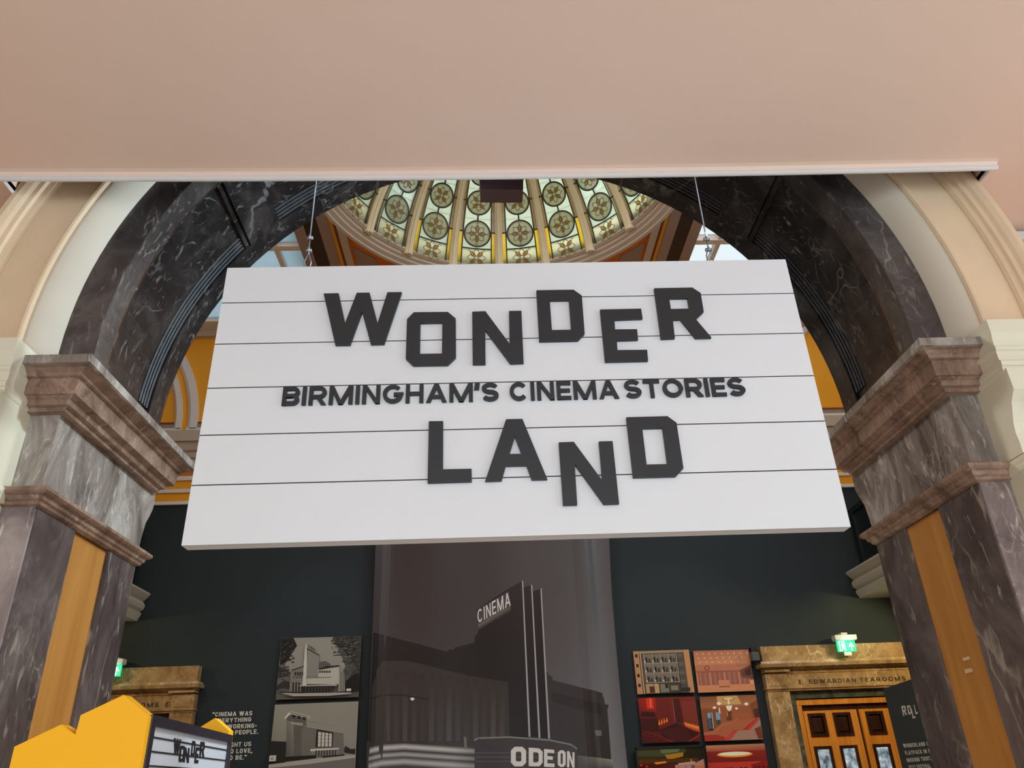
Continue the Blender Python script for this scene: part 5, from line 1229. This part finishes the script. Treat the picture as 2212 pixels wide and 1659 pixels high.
def exit_sign(x, lab):
    t = thing('exit_sign', lab, 'exit sign', (x, 12.7, 3.2), 'lit exit signs')
    y = -0.0
    def pt(n, b, m, par=t): return obj(n, b, m, par)
    b = NB(); loft(b, [[(-0.165, -0.06, 0.21), (0.165, -0.06, 0.21), (0.165, 0.06, 0.21), (-0.165, 0.06, 0.21)], [(-0.175, -0.07, 0.225), (0.175, -0.07, 0.225), (0.175, 0.07, 0.225), (-0.175, 0.07, 0.225)], [(-0.175, -0.07, 0.29), (0.175, -0.07, 0.29), (0.175, 0.07, 0.29), (-0.175, 0.07, 0.29)]]); pt('housing', b, M['plastic'])
    pt('mount', bx(-0.05, 0.05, -0.03, 0.14, 0.29, 0.33), M['plastic'])
    pt('bracket', bx(-0.04, 0.04, 0.06, 0.16, 0.22, 0.27), M['plastic'])
    pt('lit_panel', bx(-0.15, 0.15, -0.012, 0.012, 0.04, 0.21), M['exitgreen'])
    b = NB(); box(b, -0.06, 0.06, -0.01, 0.01, -0.02, 0.035); pt('sensor', b, M['plastic'])
    fy = -0.0135
    def fl(name, polys):
        b = NB()
        for p in polys: b.faces.new([b.verts.new((u, fy, w)) for u, w in p])
        pt(name, b, M['exitwhite'])
    fl('arrow', [[(0.072, 0.055), (0.088, 0.055), (0.088, 0.15), (0.072, 0.15)], [(0.035, 0.12), (0.08, 0.185), (0.08, 0.155), (0.045, 0.105)], [(0.125, 0.12), (0.08, 0.185), (0.08, 0.155), (0.115, 0.105)]])
    fl('doorway', [[(-0.115, 0.05), (-0.10, 0.05), (-0.10, 0.20), (-0.115, 0.20)], [(-0.115, 0.19), (-0.02, 0.19), (-0.02, 0.20), (-0.115, 0.20)], [(-0.035, 0.05), (-0.02, 0.05), (-0.02, 0.20), (-0.035, 0.20)]])
    h = [(-0.062+0.012*math.cos(k*PI/5), 0.168+0.012*math.sin(k*PI/5)) for k in range(10)]
    fl('running_figure', [h, [(-0.085, 0.15), (-0.055, 0.155), (-0.045, 0.11), (-0.07, 0.10)], [(-0.06, 0.112), (-0.045, 0.11), (-0.03, 0.075), (-0.045, 0.07)], [(-0.07, 0.11), (-0.058, 0.105), (-0.075, 0.06), (-0.095, 0.055), (-0.093, 0.066), (-0.08, 0.07)], [(-0.055, 0.152), (-0.04, 0.125), (-0.025, 0.13), (-0.03, 0.138), (-0.042, 0.135)]])
    return t
exit_sign(5.735*12.7/12.8, 'green lit exit sign above the lettered door case on the right')
exit_sign(-5.86, 'green lit exit sign half hidden behind the left pier')
for loc, lab in (((5.72, 12.55, 3.35), ''), ((-5.86, 12.55, 3.35), '')):
    l = bpy.data.lights.new('exit_sign_glow', 'POINT'); l.energy = 2.0; l.color = (0.55, 1.0, 0.8); l.shadow_soft_size = 0.1
    o = bpy.data.objects.new('exit_sign_glow', l); COL.objects.link(o); o.location = loc

sp_ = thing('wall_loudspeaker', 'small dark loudspeaker on the wall beside the right door case', 'loudspeaker', (4.24, 12.9, 3.17))
part('cabinet', bx(4.19, 4.30, 12.80, 12.93, 3.17, 3.30), M['greyplastic'], sp_)
part('bracket', bx(4.22, 4.28, 12.92, 13.0, 3.22, 3.36), M['blackplastic'], sp_)
part('back_box', bx(4.21, 4.31, 12.88, 12.99, 3.29, 3.38), M['blackplastic'], sp_)

# =================================================================== EXHIBITION PANEL (right, runs away from the viewer)
YFAR = 9.0
p0 = P(1908, 1488, YFAR); k = (p0.z-1.6)/((P(1972, 1466, 1.0)).z-1.6); p1 = P(1972, 1466, k)
dirv = (p1-p0); dirv.z = 0; dirv.normalize()
nrm = Vector((dirv.y, -dirv.x, 0)); nrm = nrm if nrm.x < 0 else -nrm
pn = thing('exhibition_panel', 'dark freestanding panel with white text beside the right pier', 'panel', (p0.x, p0.y, 0))
Wd = 2.6
b = NB(); q = [Vector((p0.x, p0.y, 0)), Vector((p0.x, p0.y, 0))+dirv*Wd]
loft(b, [[q[0]+Vector((0, 0, z)), q[1]+Vector((0, 0, z)), q[1]-nrm*0.08+Vector((0, 0, z)), q[0]-nrm*0.08+Vector((0, 0, z))] for z in (0, p0.z)]); part('board', b, M['panelpaint'], pn)
def on_panel(x, y, off=0.004):
    r = ray(x, y); o = p0+nrm*off; t = (o-EYE).dot(nrm)/r.dot(nrm); return EYE+r*t
G8 = px(1870, 1400, 342/2191)
# heading reads ROLL UP in jumbled block letters
BIGD = dict((c, l) for c, l in BIG)
def block_letter(ch, tl, tr, br, bl):
    loops = BIGD[ch]; xs3 = [p[0] for p in loops[0]]; zs3 = [p[1] for p in loops[0]]; x0, x1, z0, z1 = min(xs3), max(xs3), min(zs3), max(zs3)
    fn = quad_map(tl, tr, br, bl); return loops, (lambda x, z: fn((x-x0)/(x1-x0), (z-z0)/(z1-z0)))
for ch, qd in (('R', ((490,802),(548,795),(570,920),(520,942))), ('O', ((568,795),(615,790),(640,905),(592,925))), ('L', ((628,842),(650,838),(690,968),(650,975))), ('L', ((662,782),(682,778),(722,905),(690,918)))):
    loops, fn = block_letter(ch, *[on_panel(*G8(c_)[0]) for c_ in qd]); b = solid2d(NB(), loops, fn, -nrm*0.003); part('heading_letter', b, M['white'], pn)
def ptext(s, x0, x1, ytop, ybot, slope):
    qd = [(x0, ytop), (x1, ytop+slope*(x1-x0)), (x1+20, ybot+slope*(x1-x0)), (x0+20, ybot)]
    fn = quad_map(*[on_panel(*G8(c_)[0]) for c_ in qd]); 
    for l in stroke_text(s, 0.22, 0.8, True, 0.16): part('letter', letters_flat(NB(), [l], fn, nrm*0.0002), M['white'], pn)
ptext('UP', 770, 860, 775, 905, -0.15)
ptext('WONDERLAND HAS BEEN', 510, 1090, 1325, 1380, -0.09)
ptext('FLATPACK IN PARTNER', 535, 1100, 1425, 1480, -0.09)
ptext('MUSEUMS TRUST, AS', 560, 975, 1525, 1580, -0.09)
ptext('2022 FESTIVAL', 585, 890, 1622, 1680, -0.07)

# =================================================================== YELLOW STAND WITH LIGHT BOX
YK = 2.2
ks = thing('yellow_marquee_stand', 'bright yellow gabled stand with a small marquee lightbox, lower left', 'stand', (-1.0, YK, 0))
out = [P(x, y, YK) for x, y in ((31, 1613), (132, 1565), (163, 1587), (174, 1545), (267, 1501), (321, 1546))]
poly = [Vector((out[0].x-0.003, YK, 0))]+out+[Vector((out[-1].x, YK, 0))]
b = NB(); extrude_poly(b, [(p.x, YK, p.z) for p in poly][::-1], (0, 0.05, 0)); part('front_panel', b, M['kiosk'], ks)
xn, zn = out[-1].x, out[-1].z
YFK = YK*0.0835/0.058; pf = P(497, 1590, YFK); xfk = pf.x
dk = Vector((xfk-xn, YFK-YK, 0)); LK = dk.length; dk.normalize(); nk = Vector((dk.y, -dk.x, 0))
o3 = Vector((xn, YK+0.02, 0))
def kb(name, u0, u1, d0, d1, z0, z1, mat):
    b = NB(); c_ = [(u0, d0), (u1, d0), (u1, d1), (u0, d1)]
    loft(b, [[o3+dk*u+nk*d+Vector((0, 0, z)) for u, d in c_] for z in (z0, z1)]); return part(name, b, mat, ks)
ztop = zn+0.004; zbot = 1.30
kb('lightbox_body', 0.03, LK-0.03, -0.13, -0.012, zbot, ztop-0.02, M['kioskframe'])
kb('lightbox_face', 0.03, LK-0.03, -0.013, -0.006, zbot+0.02, ztop-0.024, M['kioskface'])
kb('lightbox_frame', 0.0, LK, -0.13, 0.004, ztop-0.026, ztop, M['kioskframe'])
kb('lightbox_frame', 0.0, 0.034, -0.13, 0.004, zbot, ztop-0.026, M['kioskframe'])
kb('lightbox_frame', LK-0.03, LK, -0.13, 0.004, zbot, ztop-0.026, M['kioskframe'])
kb('lightbox_frame', 0.0, LK, -0.13, 0.004, zbot-0.026, zbot, M['kioskframe'])
for r0 in (0.0600, 0.0450, 0.0300, 0.0150, 0.0, -0.015): 
    z = 1.6+r0*(YK+0.08); kb('rail', 0.034, LK-0.03, -0.008, -0.0035, z-0.002, z+0.002, M['rail'])
kb('side_panel', 0.02, LK-0.02, -0.17, -0.13, 0, zn+0.0, M['kiosk'])
def on_k(x, y, off=0.0):
    o = o3+nk*off; r = ray(x, y); t = (o-EYE).dot(nk)/r.dot(nk); return EYE+r*t
g4 = px(0, 1400, 600/2212)
for ch, qd in (('W', ((1390,715),(1445,728),(1425,855),(1385,850))), ('O', ((1438,775),(1480,782),(1465,905),(1425,908))), ('N', ((1475,790),(1512,795),(1505,915),(1462,910))), ('D', ((1535,738),(1560,742),(1552,862),(1520,860))), ('E', ((1565,788),(1592,792),(1580,918),(1550,915))), ('R', ((1600,745),(1635,748),(1628,868),(1590,865)))):
    loops, fn = block_letter(ch, *[on_k(*g4(c_)[0], -0.004) for c_ in qd]); b = solid2d(NB(), loops, fn, -nk*0.004); part('letter', b, M['rail'], ks)
bk = [P(x, y, YFK+0.03) for x, y in ((441, 1570), (464, 1551), (494, 1578))]
xl = bk[0].x-(bk[0].x-(-1.25))
poly = [Vector((-1.25, 0, 0)), Vector((-1.25, 0, 1.70)), Vector((bk[1].x-0.10, 0, bk[0].z-0.03)), Vector((bk[1].x, 0, bk[1].z)), Vector((bk[2].x, 0, bk[2].z)), Vector((bk[2].x, 0, 0))]
b = NB(); extrude_poly(b, [(p.x, YFK+0.03, p.z) for p in poly], (0, 0.06, 0)); part('rear_panel', b, M['kiosk'], ks)
